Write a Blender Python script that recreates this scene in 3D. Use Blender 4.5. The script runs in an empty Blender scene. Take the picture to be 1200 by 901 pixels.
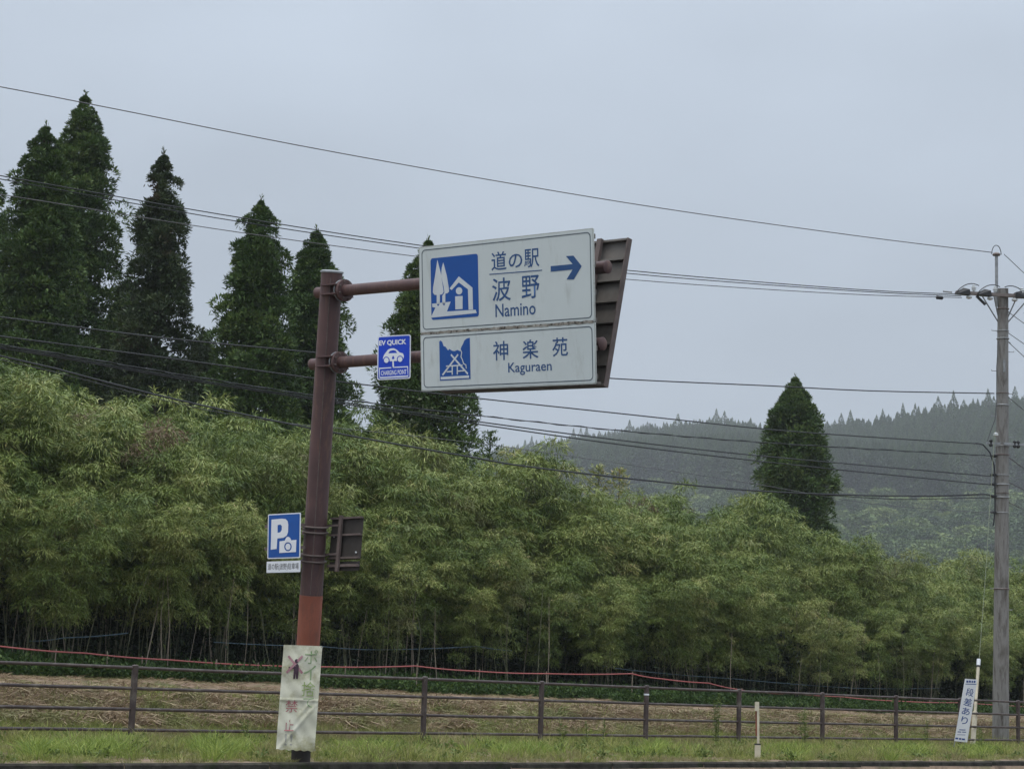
import bpy, math, random
import numpy as np
from mathutils import Matrix, Vector, Euler
from math import radians as Rd

SC = bpy.context.scene
COL = SC.collection
rng = np.random.default_rng(7)
random.seed(7)

# ------------------------------------------------------------------ camera, world, sun, exposure
FPX, IW, IH = 2400.0, 1200.0, 901.0
PITCH, ROLL = Rd(8.65), Rd(1.8)
EYE = Vector((0, 0, 0.83))
cam_d = bpy.data.cameras.new("camera")
cam_d.lens = FPX / IW * 36.0
cam_d.sensor_width = 36.0
cam_d.clip_start, cam_d.clip_end = 0.1, 6000
cam = bpy.data.objects.new("camera", cam_d)
COL.objects.link(cam)
RM = Matrix.Rotation(math.pi / 2 + PITCH, 3, 'X') @ Matrix.Rotation(ROLL, 3, 'Z')
cam.matrix_world = Matrix.Translation(EYE) @ RM.to_4x4()
SC.camera = cam
SC.view_settings.view_transform = 'Standard'
SC.view_settings.look = 'None'
SC.view_settings.exposure = 0.05
SC.view_settings.gamma = 1.0
SC.cycles.volume_bounces = 0
SC.cycles.max_bounces = 4
SC.cycles.diffuse_bounces = 1
SC.cycles.transparent_max_bounces = 16

SUN_EL, SUN_AZ = 74.0, 215.0
w = bpy.data.worlds.new("World")
SC.world = w
w.use_nodes = True
nt = w.node_tree
nt.nodes.clear()
def N(nt, t, **kw):
    n = nt.nodes.new(t)
    for k, v in kw.items():
        if k.startswith('i_'):
            n.inputs[k[2:].replace('_', ' ')].default_value = v
        else:
            setattr(n, k, v)
    return n
sky = N(nt, 'ShaderNodeTexSky', sky_type='NISHITA', sun_disc=False, sun_elevation=Rd(SUN_EL), sun_rotation=Rd(SUN_AZ), air_density=1.0, dust_density=4.0)
tc = N(nt, 'ShaderNodeTexCoord')
mp = N(nt, 'ShaderNodeMapping'); mp.inputs['Scale'].default_value = (1, 1, 2.2)
no = N(nt, 'ShaderNodeTexNoise'); no.inputs['Scale'].default_value = 4.2; no.inputs['Detail'].default_value = 3; no.inputs['Roughness'].default_value = 0.45
cr = N(nt, 'ShaderNodeValToRGB')
CLOUD = (4.7, 5.33, 6.17)
cr.color_ramp.elements[0].position = 0.3; cr.color_ramp.elements[0].color = tuple(c * 0.91 / 8 for c in CLOUD) + (1,)
cr.color_ramp.elements[1].position = 0.72; cr.color_ramp.elements[1].color = tuple(c * 1.08 / 8 for c in CLOUD) + (1,)
sc8 = N(nt, 'ShaderNodeVectorMath', operation='SCALE'); sc8.inputs['Scale'].default_value = 8.0
mx = N(nt, 'ShaderNodeMix', data_type='RGBA'); mx.inputs['Factor'].default_value = 0.93
bg = N(nt, 'ShaderNodeBackground'); bg.inputs['Strength'].default_value = 0.098
wo = N(nt, 'ShaderNodeOutputWorld')
L = nt.links.new
L(tc.outputs['Generated'], mp.inputs['Vector']); L(mp.outputs[0], no.inputs['Vector']); L(no.outputs['Fac'], cr.inputs['Fac'])
L(cr.outputs['Color'], sc8.inputs[0]); L(sky.outputs[0], mx.inputs['A']); L(sc8.outputs[0], mx.inputs['B'])
sx_ = N(nt, 'ShaderNodeSeparateXYZ'); L(tc.outputs['Generated'], sx_.inputs[0])
cie = N(nt, 'ShaderNodeMapRange', interpolation_type='SMOOTHSTEP')     # an overcast sky brightens evenly towards the zenith
cie.inputs['From Min'].default_value = 0.12; cie.inputs['From Max'].default_value = 1.0; cie.inputs['To Min'].default_value = 1.0; cie.inputs['To Max'].default_value = 3.0
L(sx_.outputs['Z'], cie.inputs['Value'])
vs = N(nt, 'ShaderNodeVectorMath', operation='SCALE'); L(mx.outputs['Result'], vs.inputs[0]); L(cie.outputs[0], vs.inputs['Scale'])
L(vs.outputs[0], bg.inputs['Color']); L(bg.outputs[0], wo.inputs['Surface'])

sd = bpy.data.lights.new("sun", 'SUN')
sd.energy = 1.5; sd.angle = Rd(25); sd.color = (1, 0.97, 0.93)
so = bpy.data.objects.new("sun", sd); COL.objects.link(so)
_az = Rd(SUN_AZ)
_sv = Vector((math.sin(_az) * math.cos(Rd(SUN_EL)), math.cos(_az) * math.cos(Rd(SUN_EL)), math.sin(Rd(SUN_EL))))
so.rotation_euler = _sv.to_track_quat('Z', 'Y').to_euler()
so.location = _sv * 60

# ------------------------------------------------------------------ geometry helpers
def at(px, py, d):
    return EYE + RM @ Vector(((px - IW / 2) / FPX * d, -(py - IH / 2) / FPX * d, -d))
def ray(px, py):
    return RM @ Vector(((px - IW / 2) / FPX, -(py - IH / 2) / FPX, -1))
def ground_pt(px, py, z=0.0):
    r = ray(px, py); return EYE + r * ((z - EYE.z) / r.z)
RT = np.array(RM.transposed())
def project(P):
    q = (np.asarray(P, float) - np.array(EYE)) @ RT.T
    dd = np.maximum(-q[..., 2], 1e-3)
    return IW / 2 + FPX * q[..., 0] / dd, IH / 2 - FPX * q[..., 1] / dd, -q[..., 2]

F0 = np.array([0.195, 35.77])              # a point of the fence line
DU = np.array([0.680, 0.7332]); DU /= np.linalg.norm(DU)   # along the road
DN = np.array([-DU[1], DU[0]])             # away from the road
def us(u, s, z=0.0):
    p = F0 + DU * u + DN * s
    return Vector((p[0], p[1], z))
def col_hit(px, s):
    """the (u, depth) where the picture column px crosses the line s metres behind the fence"""
    r = ray(px, 830); r = np.array([r.x, r.y])
    A = np.array([[r[0], -DU[0]], [r[1], -DU[1]]])
    t, u = np.linalg.solve(A, F0 + DN * s)
    return u, t
def sstep(a, b, x):
    t = np.clip((x - a) / (b - a), 0, 1); return t * t * (3 - 2 * t)
def terrain(u, s):
    u = np.asarray(u, float); s = np.asarray(s, float)
    k = 1.0 - 0.32 * sstep(-12, 30, u)
    z = 0.28 * k * sstep(0.6, 2.2, s) + 0.34 * k * sstep(2.2, 3.8, s) + 0.46 * k * np.clip((s - 3.5) / 8.5, 0, 1)
    z = z + 0.35 * sstep(11.5, 14, s)
    z = z + 0.035 * np.sin(u * 1.7 + s * 0.9) * sstep(0.5, 3, s) + 0.03 * np.sin(u * 0.61 - s * 1.9) * sstep(0.5, 3, s)
    return z

def new_mesh(name, V, F, tone=None, smooth=False):
    me = bpy.data.meshes.new(name)
    V = np.asarray(V, float)
    if isinstance(F, np.ndarray) and F.ndim == 2:
        n, k = F.shape
        me.vertices.add(len(V)); me.vertices.foreach_set('co', V.ravel())
        me.loops.add(n * k); me.loops.foreach_set('vertex_index', F.ravel().astype(np.int32))
        me.polygons.add(n); me.polygons.foreach_set('loop_start', np.arange(0, n * k, k, dtype=np.int32))
        me.update(calc_edges=True)
    else:
        me.from_pydata([tuple(v) for v in V], [], [tuple(int(i) for i in f) for f in F])
    if tone is not None:
        a = me.attributes.new('tone', 'FLOAT', 'POINT'); a.data.foreach_set('value', np.asarray(tone, np.float32))
    if smooth:
        me.polygons.foreach_set('use_smooth', np.ones(len(me.polygons), bool))
    me.validate()
    return me

class MB:
    """collects shapes; build() links them as one mesh object"""
    def __init__(s): s.V = []; s.F = []
    def add(s, V, F):
        o = len(s.V); s.V += [tuple(v) for v in V]; s.F += [tuple(i + o for i in f) for f in F]; return s
    def box(s, c, sz, M=None):
        c = Vector(c); M = M or Matrix.Identity(3)
        P = [c + M @ Vector((x * sz[0] / 2, y * sz[1] / 2, z * sz[2] / 2)) for x in (-1, 1) for y in (-1, 1) for z in (-1, 1)]
        return s.add(P, [(0, 1, 3, 2), (4, 6, 7, 5), (0, 4, 5, 1), (2, 3, 7, 6), (0, 2, 6, 4), (1, 5, 7, 3)])
    def tube(s, pts, rad, n=8, caps=True):
        pts = [Vector(p) for p in pts]; m = len(pts)
        rads = rad if hasattr(rad, '__len__') else [rad] * m
        V = []; F = []; ref = None
        for i, p in enumerate(pts):
            t = (pts[min(i + 1, m - 1)] - pts[max(i - 1, 0)]).normalized()
            if ref is None:
                ref = Vector((0, 0, 1)) if abs(t.z) < 0.9 else Vector((1, 0, 0))
            a = t.cross(ref).normalized(); ref = a.cross(t).normalized()
            for k in range(n):
                q = 2 * math.pi * k / n
                V.append(p + (a * math.cos(q) + ref * math.sin(q)) * rads[i])
        for i in range(m - 1):
            for k in range(n):
                F.append((i * n + k, i * n + (k + 1) % n, (i + 1) * n + (k + 1) % n, (i + 1) * n + k))
        if caps:
            F.append(tuple(range(n))[::-1]); F.append(tuple((m - 1) * n + k for k in range(n)))
        return s.add(V, F)
    def lathe(s, base, axis, prof, n=16):
        axis = Vector(axis).normalized()
        ref = Vector((0, 0, 1)) if abs(axis.z) < 0.9 else Vector((1, 0, 0))
        a = axis.cross(ref).normalized(); b = axis.cross(a)
        V = []; F = []; base = Vector(base)
        for (h, r) in prof:
            for k in range(n):
                q = 2 * math.pi * k / n
                V.append(base + axis * h + (a * math.cos(q) + b * math.sin(q)) * r)
        for i in range(len(prof) - 1):
            for k in range(n):
                F.append((i * n + k, i * n + (k + 1) % n, (i + 1) * n + (k + 1) % n, (i + 1) * n + k))
        F.append(tuple(range(n))[::-1]); F.append(tuple((len(prof) - 1) * n + k for k in range(n)))
        return s.add(V, F)
    def torus(s, c, axis, R, r, n=24, m=6, a0=0, a1=360):
        axis = Vector(axis).normalized()
        ref = Vector((0, 0, 1)) if abs(axis.z) < 0.9 else Vector((1, 0, 0))
        a = axis.cross(ref).normalized(); b = axis.cross(a)
        pts = [Vector(c) + (a * math.cos(Rd(q)) + b * math.sin(Rd(q))) * R for q in np.linspace(a0, a1, n)]
        return s.tube(pts, r, m)
    def build(s, name, mat, parent=None, smooth=True, **kw):
        me = new_mesh(name, s.V, s.F)
        if smooth:
            me.polygons.foreach_set('use_smooth', np.ones(len(me.polygons), bool))
            me.set_sharp_from_angle(angle=Rd(38))
        return obj(name, me, mat, parent, **kw)

def obj(name, me, mat, parent=None, local=False, **kw):
    """links a mesh given in world coordinates; below a parent it is moved to the parent's own frame"""
    o = bpy.data.objects.new(name, me); COL.objects.link(o)
    if mat is not None and len(me.materials) == 0:
        me.materials.append(mat)
    if parent is not None:
        o.parent = parent
        if not local:
            org = Vector(parent.get('_org', (0, 0, 0)))
            me.transform(Matrix.Translation(-org))
            o['_org'] = tuple(org)
    for k, v in kw.items():
        o[k] = v
    return o
def thing(name, label, cat, loc=(0, 0, 0), group=None):
    o = bpy.data.objects.new(name, None); COL.objects.link(o)
    o.location = loc; o['label'] = label; o['category'] = cat; o['_org'] = tuple(loc)
    o.empty_display_size = 0.2
    if group: o['group'] = group
    return o
def tag(o, label, cat, group=None):
    o['label'] = label; o['category'] = cat
    if group: o['group'] = group
    return o
def struct(o): o['kind'] = 'structure'; return o

# ------------------------------------------------------------------ materials
def mat_new(name):
    m = bpy.data.materials.new(name); m.use_nodes = True
    nt = m.node_tree; nt.nodes.clear()
    out = N(nt, 'ShaderNodeOutputMaterial'); return m, nt, out
def ramp(nt, fac, stops):
    r = N(nt, 'ShaderNodeValToRGB')
    e = r.color_ramp.elements
    while len(e) < len(stops): e.new(0.5)
    for i, (p, c) in enumerate(stops):
        e[i].position = p; e[i].color = tuple(c) + (1,)
    nt.links.new(fac, r.inputs['Fac']); return r.outputs['Color']
def noise(nt, scale, detail=4, rough=0.6, vec=None, sx=None):
    n = N(nt, 'ShaderNodeTexNoise'); n.inputs['Scale'].default_value = scale
    n.inputs['Detail'].default_value = detail; n.inputs['Roughness'].default_value = rough
    if vec is None:
        g = N(nt, 'ShaderNodeNewGeometry'); vec = g.outputs['Position']
    if sx:
        m = N(nt, 'ShaderNodeMapping'); m.inputs['Scale'].default_value = sx
        nt.links.new(vec, m.inputs['Vector']); vec = m.outputs[0]
    nt.links.new(vec, n.inputs['Vector']); return n.outputs['Fac']
def mixc(nt, f, a, b, blend='MIX'):
    m = N(nt, 'ShaderNodeMix', data_type='RGBA', blend_type=blend)
    for s, v in (('Factor', f), ('A', a), ('B', b)):
        if hasattr(v, 'is_linked') or hasattr(v, 'links'): nt.links.new(v, m.inputs[s])
        elif s == 'Factor': m.inputs[s].default_value = v
        else: m.inputs[s].default_value = tuple(v) + (1,)
    return m.outputs['Result']
def surf(name, c1, c2=None, c3=None, scale=8, rough=0.6, metal=0.0, bump=0.0, bscale=40, sx=None, dirt=None, dirt_sx=None, dscale=3, dlo=0.52, dhi=0.72, spec=0.4):
    m, nt, out = mat_new(name)
    b = N(nt, 'ShaderNodeBsdfPrincipled'); b.inputs['Roughness'].default_value = rough
    b.inputs['Metallic'].default_value = metal; b.inputs['Specular IOR Level'].default_value = spec
    c2 = c2 or tuple(x * 0.8 for x in c1)
    f = noise(nt, scale, sx=sx)
    st = [(0.35, c1), (0.65, c2)] if c3 is None else [(0.3, c1), (0.5, c2), (0.7, c3)]
    c = ramp(nt, f, st)
    if dirt:
        d = noise(nt, dscale, 6, 0.7, sx=dirt_sx)
        r = N(nt, 'ShaderNodeMapRange'); r.inputs['From Min'].default_value = dlo; r.inputs['From Max'].default_value = dhi
        nt.links.new(d, r.inputs['Value'])
        c = mixc(nt, r.outputs[0], c, dirt)
    nt.links.new(c, b.inputs['Base Color'])
    if bump:
        bn = noise(nt, bscale, 5); bu = N(nt, 'ShaderNodeBump'); bu.inputs['Strength'].default_value = bump
        bu.inputs['Distance'].default_value = 0.02
        nt.links.new(bn, bu.inputs['Height']); nt.links.new(bu.outputs[0], b.inputs['Normal'])
    nt.links.new(b.outputs[0], out.inputs['Surface']); return m
def foliage(name, stops, trans=0.3, rand=0.5, patch=None, patch_scale=0.5, rough=0.55, plo=0.55, phi=0.7):
    """leaf material: hue from the vertex attribute tone plus the instance's random number; optional coloured patches"""
    m, nt, out = mat_new(name)
    at_ = N(nt, 'ShaderNodeAttribute', attribute_name='tone')
    oi = N(nt, 'ShaderNodeObjectInfo')
    mm = N(nt, 'ShaderNodeMix', data_type='FLOAT'); mm.inputs[0].default_value = rand
    nt.links.new(at_.outputs['Fac'], mm.inputs[2]); nt.links.new(oi.outputs['Random'], mm.inputs[3])
    c = ramp(nt, mm.outputs[0], stops)
    if patch:
        pn = noise(nt, patch_scale, 3, 0.6)
        r = N(nt, 'ShaderNodeMapRange'); r.inputs['From Min'].default_value = plo; r.inputs['From Max'].default_value = phi
        nt.links.new(pn, r.inputs['Value']); c = mixc(nt, r.outputs[0], c, patch)
    b = N(nt, 'ShaderNodeBsdfPrincipled'); b.inputs['Roughness'].default_value = rough
    b.inputs['Specular IOR Level'].default_value = 0.25
    nt.links.new(c, b.inputs['Base Color'])
    if trans:
        t = N(nt, 'ShaderNodeBsdfTranslucent'); nt.links.new(c, t.inputs['Color'])
        s = N(nt, 'ShaderNodeMixShader'); s.inputs[0].default_value = trans
        nt.links.new(b.outputs[0], s.inputs[1]); nt.links.new(t.outputs[0], s.inputs[2]); nt.links.new(s.outputs[0], out.inputs['Surface'])
    else:
        nt.links.new(b.outputs[0], out.inputs['Surface'])
    return m

M = {}
M['asphalt'] = surf('asphalt', (0.03, 0.03, 0.03), (0.05, 0.05, 0.05), scale=30, rough=0.85, bump=0.4, bscale=120)
M['kerb'] = surf('kerb_concrete', (0.03, 0.027, 0.022), (0.075, 0.068, 0.055), scale=6, rough=0.9, bump=0.5, bscale=40, dirt=(0.03, 0.042, 0.015), dscale=5, spec=0.1)
M['earth'] = surf('field_earth', (0.19, 0.128, 0.082), (0.27, 0.19, 0.13), (0.11, 0.072, 0.047), scale=2.2, rough=0.95, bump=0.8, bscale=14, dirt=(0.09, 0.11, 0.035), dscale=0.9, dlo=0.5, dhi=0.68)
M['far_ground'] = surf('forest_floor', (0.035, 0.05, 0.022), (0.05, 0.06, 0.03), scale=0.05, rough=0.95)
M['steel_brown'] = surf('brown_painted_steel', (0.115, 0.063, 0.058), (0.085, 0.048, 0.045), scale=3, rough=0.55, dirt=(0.19, 0.105, 0.07), dirt_sx=(7, 7, 0.5), dscale=2.6, dlo=0.52, dhi=0.8)
M['steel_red'] = surf('faded_red_primer', (0.32, 0.10, 0.058), (0.26, 0.08, 0.046), scale=4, rough=0.6, dirt=(0.13, 0.07, 0.05), dirt_sx=(6, 6, 0.8), dscale=2.2, dlo=0.5, dhi=0.8)
M['fence'] = surf('dark_brown_fence_paint', (0.045, 0.03, 0.028), (0.07, 0.05, 0.042), scale=5, rough=0.55, dirt=(0.16, 0.14, 0.115), dscale=4, dlo=0.5, dhi=0.75)
M['galv'] = surf('galvanised_steel', (0.33, 0.34, 0.34), (0.24, 0.25, 0.25), scale=12, rough=0.5, metal=0.3)
M['bolt'] = surf('dark_bolt_steel', (0.13, 0.10, 0.09), (0.2, 0.17, 0.15), scale=12, rough=0.5)
M['bracket'] = surf('weathered_brown_bracket', (0.16, 0.12, 0.105), (0.10, 0.075, 0.065), scale=8, rough=0.65)
M['sign_white'] = surf('reflective_white_sheet', (0.64, 0.69, 0.67), (0.60, 0.65, 0.63), scale=1.5, rough=0.45, dirt=(0.40, 0.42, 0.38), dirt_sx=(3, 3, 0.7), dscale=2.5, dlo=0.55, dhi=0.95)
M['sign_edge'] = surf('aluminium_sign_edge', (0.52, 0.54, 0.50), (0.42, 0.44, 0.40), scale=6, rough=0.5, dirt=(0.2, 0.19, 0.15), dscale=9, dlo=0.55, dhi=0.75)
M['seam_dirt'] = surf('grimy_seam_edge', (0.42, 0.40, 0.35), (0.2, 0.17, 0.13), scale=9, rough=0.8, dirt=(0.06, 0.05, 0.04), dscale=14, dlo=0.48, dhi=0.6)
M['sign_blue'] = surf('sign_blue_sheet', (0.002, 0.085, 0.36), (0.003, 0.075, 0.32), scale=3, rough=0.4)
M['ev_blue'] = surf('bright_blue_sheet', (0.004, 0.05, 0.52), (0.004, 0.045, 0.46), scale=3, rough=0.35)
M['text_blue'] = surf('sign_text_blue', (0.018, 0.075, 0.21), (0.022, 0.085, 0.23), scale=5, rough=0.45)
M['border_dark'] = surf('sign_border_line', (0.06, 0.09, 0.12), (0.13, 0.16, 0.17), scale=8, rough=0.5)
M['print_white'] = surf('sign_print_white', (0.68, 0.72, 0.73), (0.62, 0.66, 0.67), scale=6, rough=0.4)
M['sign_back'] = surf('weathered_brown_sign_back', (0.165, 0.148, 0.128), (0.12, 0.105, 0.09), scale=4, rough=0.7, dirt=(0.19, 0.165, 0.14), dscale=3)
M['dark_back'] = surf('dark_sign_back', (0.035, 0.03, 0.025), (0.055, 0.045, 0.038), scale=5, rough=0.7)
M['cloth'] = surf('stained_white_cloth', (0.74, 0.72, 0.58), (0.64, 0.62, 0.47), scale=5, rough=0.85, dirt=(0.36, 0.34, 0.18), dscale=3.6, dlo=0.47, dhi=0.68)
M['ink_green'] = surf('faded_green_ink', (0.20, 0.31, 0.14), (0.36, 0.43, 0.25), scale=14, rough=0.85)
M['ink_lime'] = surf('faded_lime_ink', (0.25, 0.37, 0.08), (0.40, 0.47, 0.22), scale=14, rough=0.85)
M['ink_pink'] = surf('faded_pink_ink', (0.42, 0.11, 0.13), (0.52, 0.24, 0.23), scale=14, rough=0.85)
M['ink_grey'] = surf('faded_grey_ink', (0.30, 0.29, 0.25), (0.42, 0.41, 0.34), scale=14, rough=0.85)
M['ink_dark'] = surf('dark_plum_ink', (0.06, 0.035, 0.05), (0.09, 0.05, 0.07), scale=14, rough=0.85)
M['ink_red'] = surf('faded_red_ink', (0.38, 0.15, 0.18), (0.5, 0.30, 0.31), scale=14, rough=0.85)
M['black_print'] = surf('black_print', (0.03, 0.03, 0.035), (0.05, 0.05, 0.05), scale=14, rough=0.6)
M['board_white'] = surf('white_sign_board', (0.78, 0.80, 0.82), (0.72, 0.74, 0.77), scale=4, rough=0.4)
M['board_blue'] = surf('navy_board_print', (0.03, 0.07, 0.25), (0.04, 0.09, 0.28), scale=6, rough=0.5)
M['concrete'] = surf('grey_pole_concrete', (0.20, 0.19, 0.175), (0.28, 0.27, 0.25), (0.15, 0.135, 0.12), scale=1.8, rough=0.9, bump=0.25, bscale=30, sx=(3, 3, 0.6), dirt=(0.10, 0.085, 0.07), dirt_sx=(5, 5, 0.25), dscale=2.4, dlo=0.5, dhi=0.68)
M['wire'] = surf('black_cable_sheath', (0.02, 0.022, 0.024), (0.03, 0.032, 0.034), scale=3, rough=0.5)
M['wire_grey'] = surf('grey_cable', (0.09, 0.09, 0.09), (0.13, 0.13, 0.13), scale=3, rough=0.6)
M['insul'] = surf('white_porcelain', (0.62, 0.64, 0.63), (0.55, 0.57, 0.56), scale=9, rough=0.25)
M['cover'] = surf('black_polymer_cover', (0.018, 0.018, 0.02), (0.03, 0.03, 0.03), scale=9, rough=0.5)
M['rope'] = surf('faded_red_rope', (0.42, 0.11, 0.10), (0.36, 0.13, 0.12), scale=5, rough=0.8)
M['rope_blue'] = surf('faded_blue_rope', (0.07, 0.12, 0.15), (0.12, 0.17, 0.2), scale=5, rough=0.8)
M['stake'] = surf('bleached_wood', (0.34, 0.29, 0.22), (0.24, 0.19, 0.14), scale=7, rough=0.9)
M['cream'] = surf('cream_plastic', (0.62, 0.56, 0.42), (0.52, 0.46, 0.34), scale=6, rough=0.6, dirt=(0.25, 0.2, 0.14), dscale=5, dlo=0.55, dhi=0.8)
M['rust'] = surf('rusty_red_strip', (0.28, 0.09, 0.05), (0.2, 0.07, 0.04), scale=9, rough=0.85)
M['yellowgreen'] = surf('pale_green_guard', (0.28, 0.31, 0.2), (0.22, 0.25, 0.16), scale=9, rough=0.6)
M['bark'] = surf('cedar_bark', (0.10, 0.065, 0.045), (0.06, 0.04, 0.03), scale=3, rough=0.95, bump=0.6, bscale=20, sx=(4, 4, 0.6))
M['culm'] = surf('bamboo_culm', (0.07, 0.08, 0.035), (0.15, 0.145, 0.08), (0.05, 0.06, 0.025), scale=2.5, rough=0.5)
M['bamboo'] = foliage('bamboo_leaf', [(0.0, (0.030, 0.058, 0.012)), (0.3, (0.115, 0.172, 0.036)), (0.55, (0.215, 0.265, 0.066)), (0.8, (0.37, 0.39, 0.13)), (1.0, (0.50, 0.37, 0.18))], trans=0.09, rand=0.45, patch=(0.20, 0.17, 0.085), patch_scale=0.5, plo=0.58, phi=0.8, rough=0.42)
M['bamboo_dry'] = foliage('dry_bamboo_leaf', [(0.0, (0.17, 0.11, 0.07)), (1.0, (0.26, 0.19, 0.12))], trans=0.2)
M['cedar'] = foliage('cedar_foliage', [(0.0, (0.020, 0.045, 0.012)), (0.5, (0.062, 0.112, 0.026)), (1.0, (0.155, 0.205, 0.052))], trans=0.12, rand=0.15)
M['cedar_old'] = foliage('old_cedar_foliage', [(0.0, (0.024, 0.044, 0.018)), (0.5, (0.055, 0.082, 0.030)), (1.0, (0.115, 0.135, 0.055))], trans=0.12, rand=0.15, patch=(0.085, 0.05, 0.025), patch_scale=0.55, plo=0.6, phi=0.7)
M['pale_leaf'] = foliage('pale_creeper_leaf', [(0.0, (0.12, 0.15, 0.06)), (1.0, (0.34, 0.36, 0.22))], trans=0.25, rand=0.0)
M['far_cedar'] = foliage('far_cedar_foliage', [(0.0, (0.022, 0.042, 0.016)), (1.0, (0.095, 0.145, 0.045))], trans=0.0, rand=0.5)
M['scrub'] = foliage('far_broadleaf_foliage', [(0.0, (0.022, 0.045, 0.015)), (0.5, (0.075, 0.125, 0.03)), (1.0, (0.24, 0.29, 0.08))], trans=0.1, rand=0.65)
M['grass'] = foliage('verge_grass', [(0.0, (0.08, 0.11, 0.025)), (0.45, (0.20, 0.24, 0.055)), (0.75, (0.36, 0.38, 0.10)), (1.0, (0.52, 0.43, 0.24))], trans=0.3, rand=0.45, patch=(0.27, 0.22, 0.12), patch_scale=0.9, plo=0.46, phi=0.66)
M['bright_grass'] = foliage('bright_grass', [(0.0, (0.11, 0.17, 0.035)), (0.6, (0.28, 0.36, 0.07)), (1.0, (0.46, 0.48, 0.15))], trans=0.35, rand=0.3)
M['straw'] = foliage('dry_straw', [(0.0, (0.11, 0.07, 0.042)), (0.45, (0.27, 0.19, 0.115)), (0.8, (0.45, 0.35, 0.21)), (1.0, (0.70, 0.61, 0.42))], trans=0.15, rand=0.35, patch=(0.17, 0.19, 0.06), patch_scale=1.1, plo=0.5, phi=0.66)
M['weed'] = foliage('weed_leaf', [(0.0, (0.07, 0.11, 0.025)), (1.0, (0.20, 0.25, 0.06))], trans=0.3, rand=0.3)
M['under'] = foliage('undergrowth_leaf', [(0.0, (0.025, 0.055, 0.014)), (0.6, (0.06, 0.11, 0.026)), (1.0, (0.14, 0.20, 0.05))], trans=0.3, rand=0.5)

# ------------------------------------------------------------------ scatter (one object per stuff, instances of a few source meshes)
def source_collection(name, meshes, mat):
    c = bpy.data.collections.new(name)
    for i, me in enumerate(meshes):
        if mat is not None and len(me.materials) == 0: me.materials.append(mat)
        o = bpy.data.objects.new('%s_%02d' % (name, i), me); c.objects.link(o)
    return c
def scatter(name, P, rot, scl, idx, coll, label=None):
    me = bpy.data.meshes.new(name)
    P = np.asarray(P, float); n = len(P)
    me.vertices.add(n); me.vertices.foreach_set('co', P.ravel())
    a = me.attributes.new('rot', 'FLOAT_VECTOR', 'POINT'); a.data.foreach_set('vector', np.asarray(rot, np.float32).ravel())
    a = me.attributes.new('scl', 'FLOAT_VECTOR', 'POINT')
    scl = np.asarray(scl, np.float32)
    if scl.ndim == 1: scl = np.repeat(scl[:, None], 3, 1)
    a.data.foreach_set('vector', scl.ravel())
    a = me.attributes.new('idx', 'INT', 'POINT'); a.data.foreach_set('value', np.asarray(idx, np.int32))
    o = bpy.data.objects.new(name, me); COL.objects.link(o)
    g = bpy.data.node_groups.new('scatter_' + name, 'GeometryNodeTree')
    g.interface.new_socket('Geometry', in_out='INPUT', socket_type='NodeSocketGeometry')
    g.interface.new_socket('Geometry', in_out='OUTPUT', socket_type='NodeSocketGeometry')
    gi = g.nodes.new('NodeGroupInput'); go = g.nodes.new('NodeGroupOutput')
    m2p = g.nodes.new('GeometryNodeMeshToPoints')
    iop = g.nodes.new('GeometryNodeInstanceOnPoints')
    ci = g.nodes.new('GeometryNodeCollectionInfo'); ci.inputs['Collection'].default_value = coll
    ci.inputs['Separate Children'].default_value = True; ci.inputs['Reset Children'].default_value = True
    def na(nm, t):
        q = g.nodes.new('GeometryNodeInputNamedAttribute'); q.data_type = t; q.inputs['Name'].default_value = nm
        return q.outputs['Attribute']
    e2r = g.nodes.new('FunctionNodeEulerToRotation')
    K = g.links.new
    K(gi.outputs[0], m2p.inputs['Mesh']); K(m2p.outputs[0], iop.inputs['Points']); K(ci.outputs[0], iop.inputs['Instance'])
    iop.inputs['Pick Instance'].default_value = True
    K(na('idx', 'INT'), iop.inputs['Instance Index'])
    K(na('rot', 'FLOAT_VECTOR'), e2r.inputs[0]); K(e2r.outputs[0], iop.inputs['Rotation'])
    K(na('scl', 'FLOAT_VECTOR'), iop.inputs['Scale']); K(iop.outputs[0], go.inputs[0])
    md = o.modifiers.new('scatter', 'NODES'); md.node_group = g
    o['kind'] = 'stuff'
    if label: o['label'] = label
    return o
def norm(v): return v / np.maximum(np.linalg.norm(v, axis=-1, keepdims=True), 1e-9)
def leaves(base, direc, length, width, rg, droop=0.0, tone=None):
    """diamond leaves: base (n,3), direction (n,3), length (n,), width (n,) -> verts, quads, tone"""
    n = len(base); d = norm(direc)
    up = norm(rg.normal(size=(n, 3)) * 0.6 + np.array([0, 0, 1.0]))
    side = norm(np.cross(d, up))
    mid = base + d * (length * 0.42)[:, None]
    tip = base + d * length[:, None] + np.array([0, 0, -1.0]) * (droop * length)[:, None]
    V = np.stack([base, mid + side * width[:, None] / 2, tip, mid - side * width[:, None] / 2], 1).reshape(-1, 3)
    F = np.arange(4 * n).reshape(-1, 4)
    t = np.repeat(tone if tone is not None else rg.random(n), 4)
    return V, F, t
def join(parts):
    V = []; F = []; T = []; o = 0
    for v, f, t in parts:
        V.append(v); F.append(f + o); T.append(t); o += len(v)
    return np.concatenate(V), np.concatenate(F), np.concatenate(T)

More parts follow.
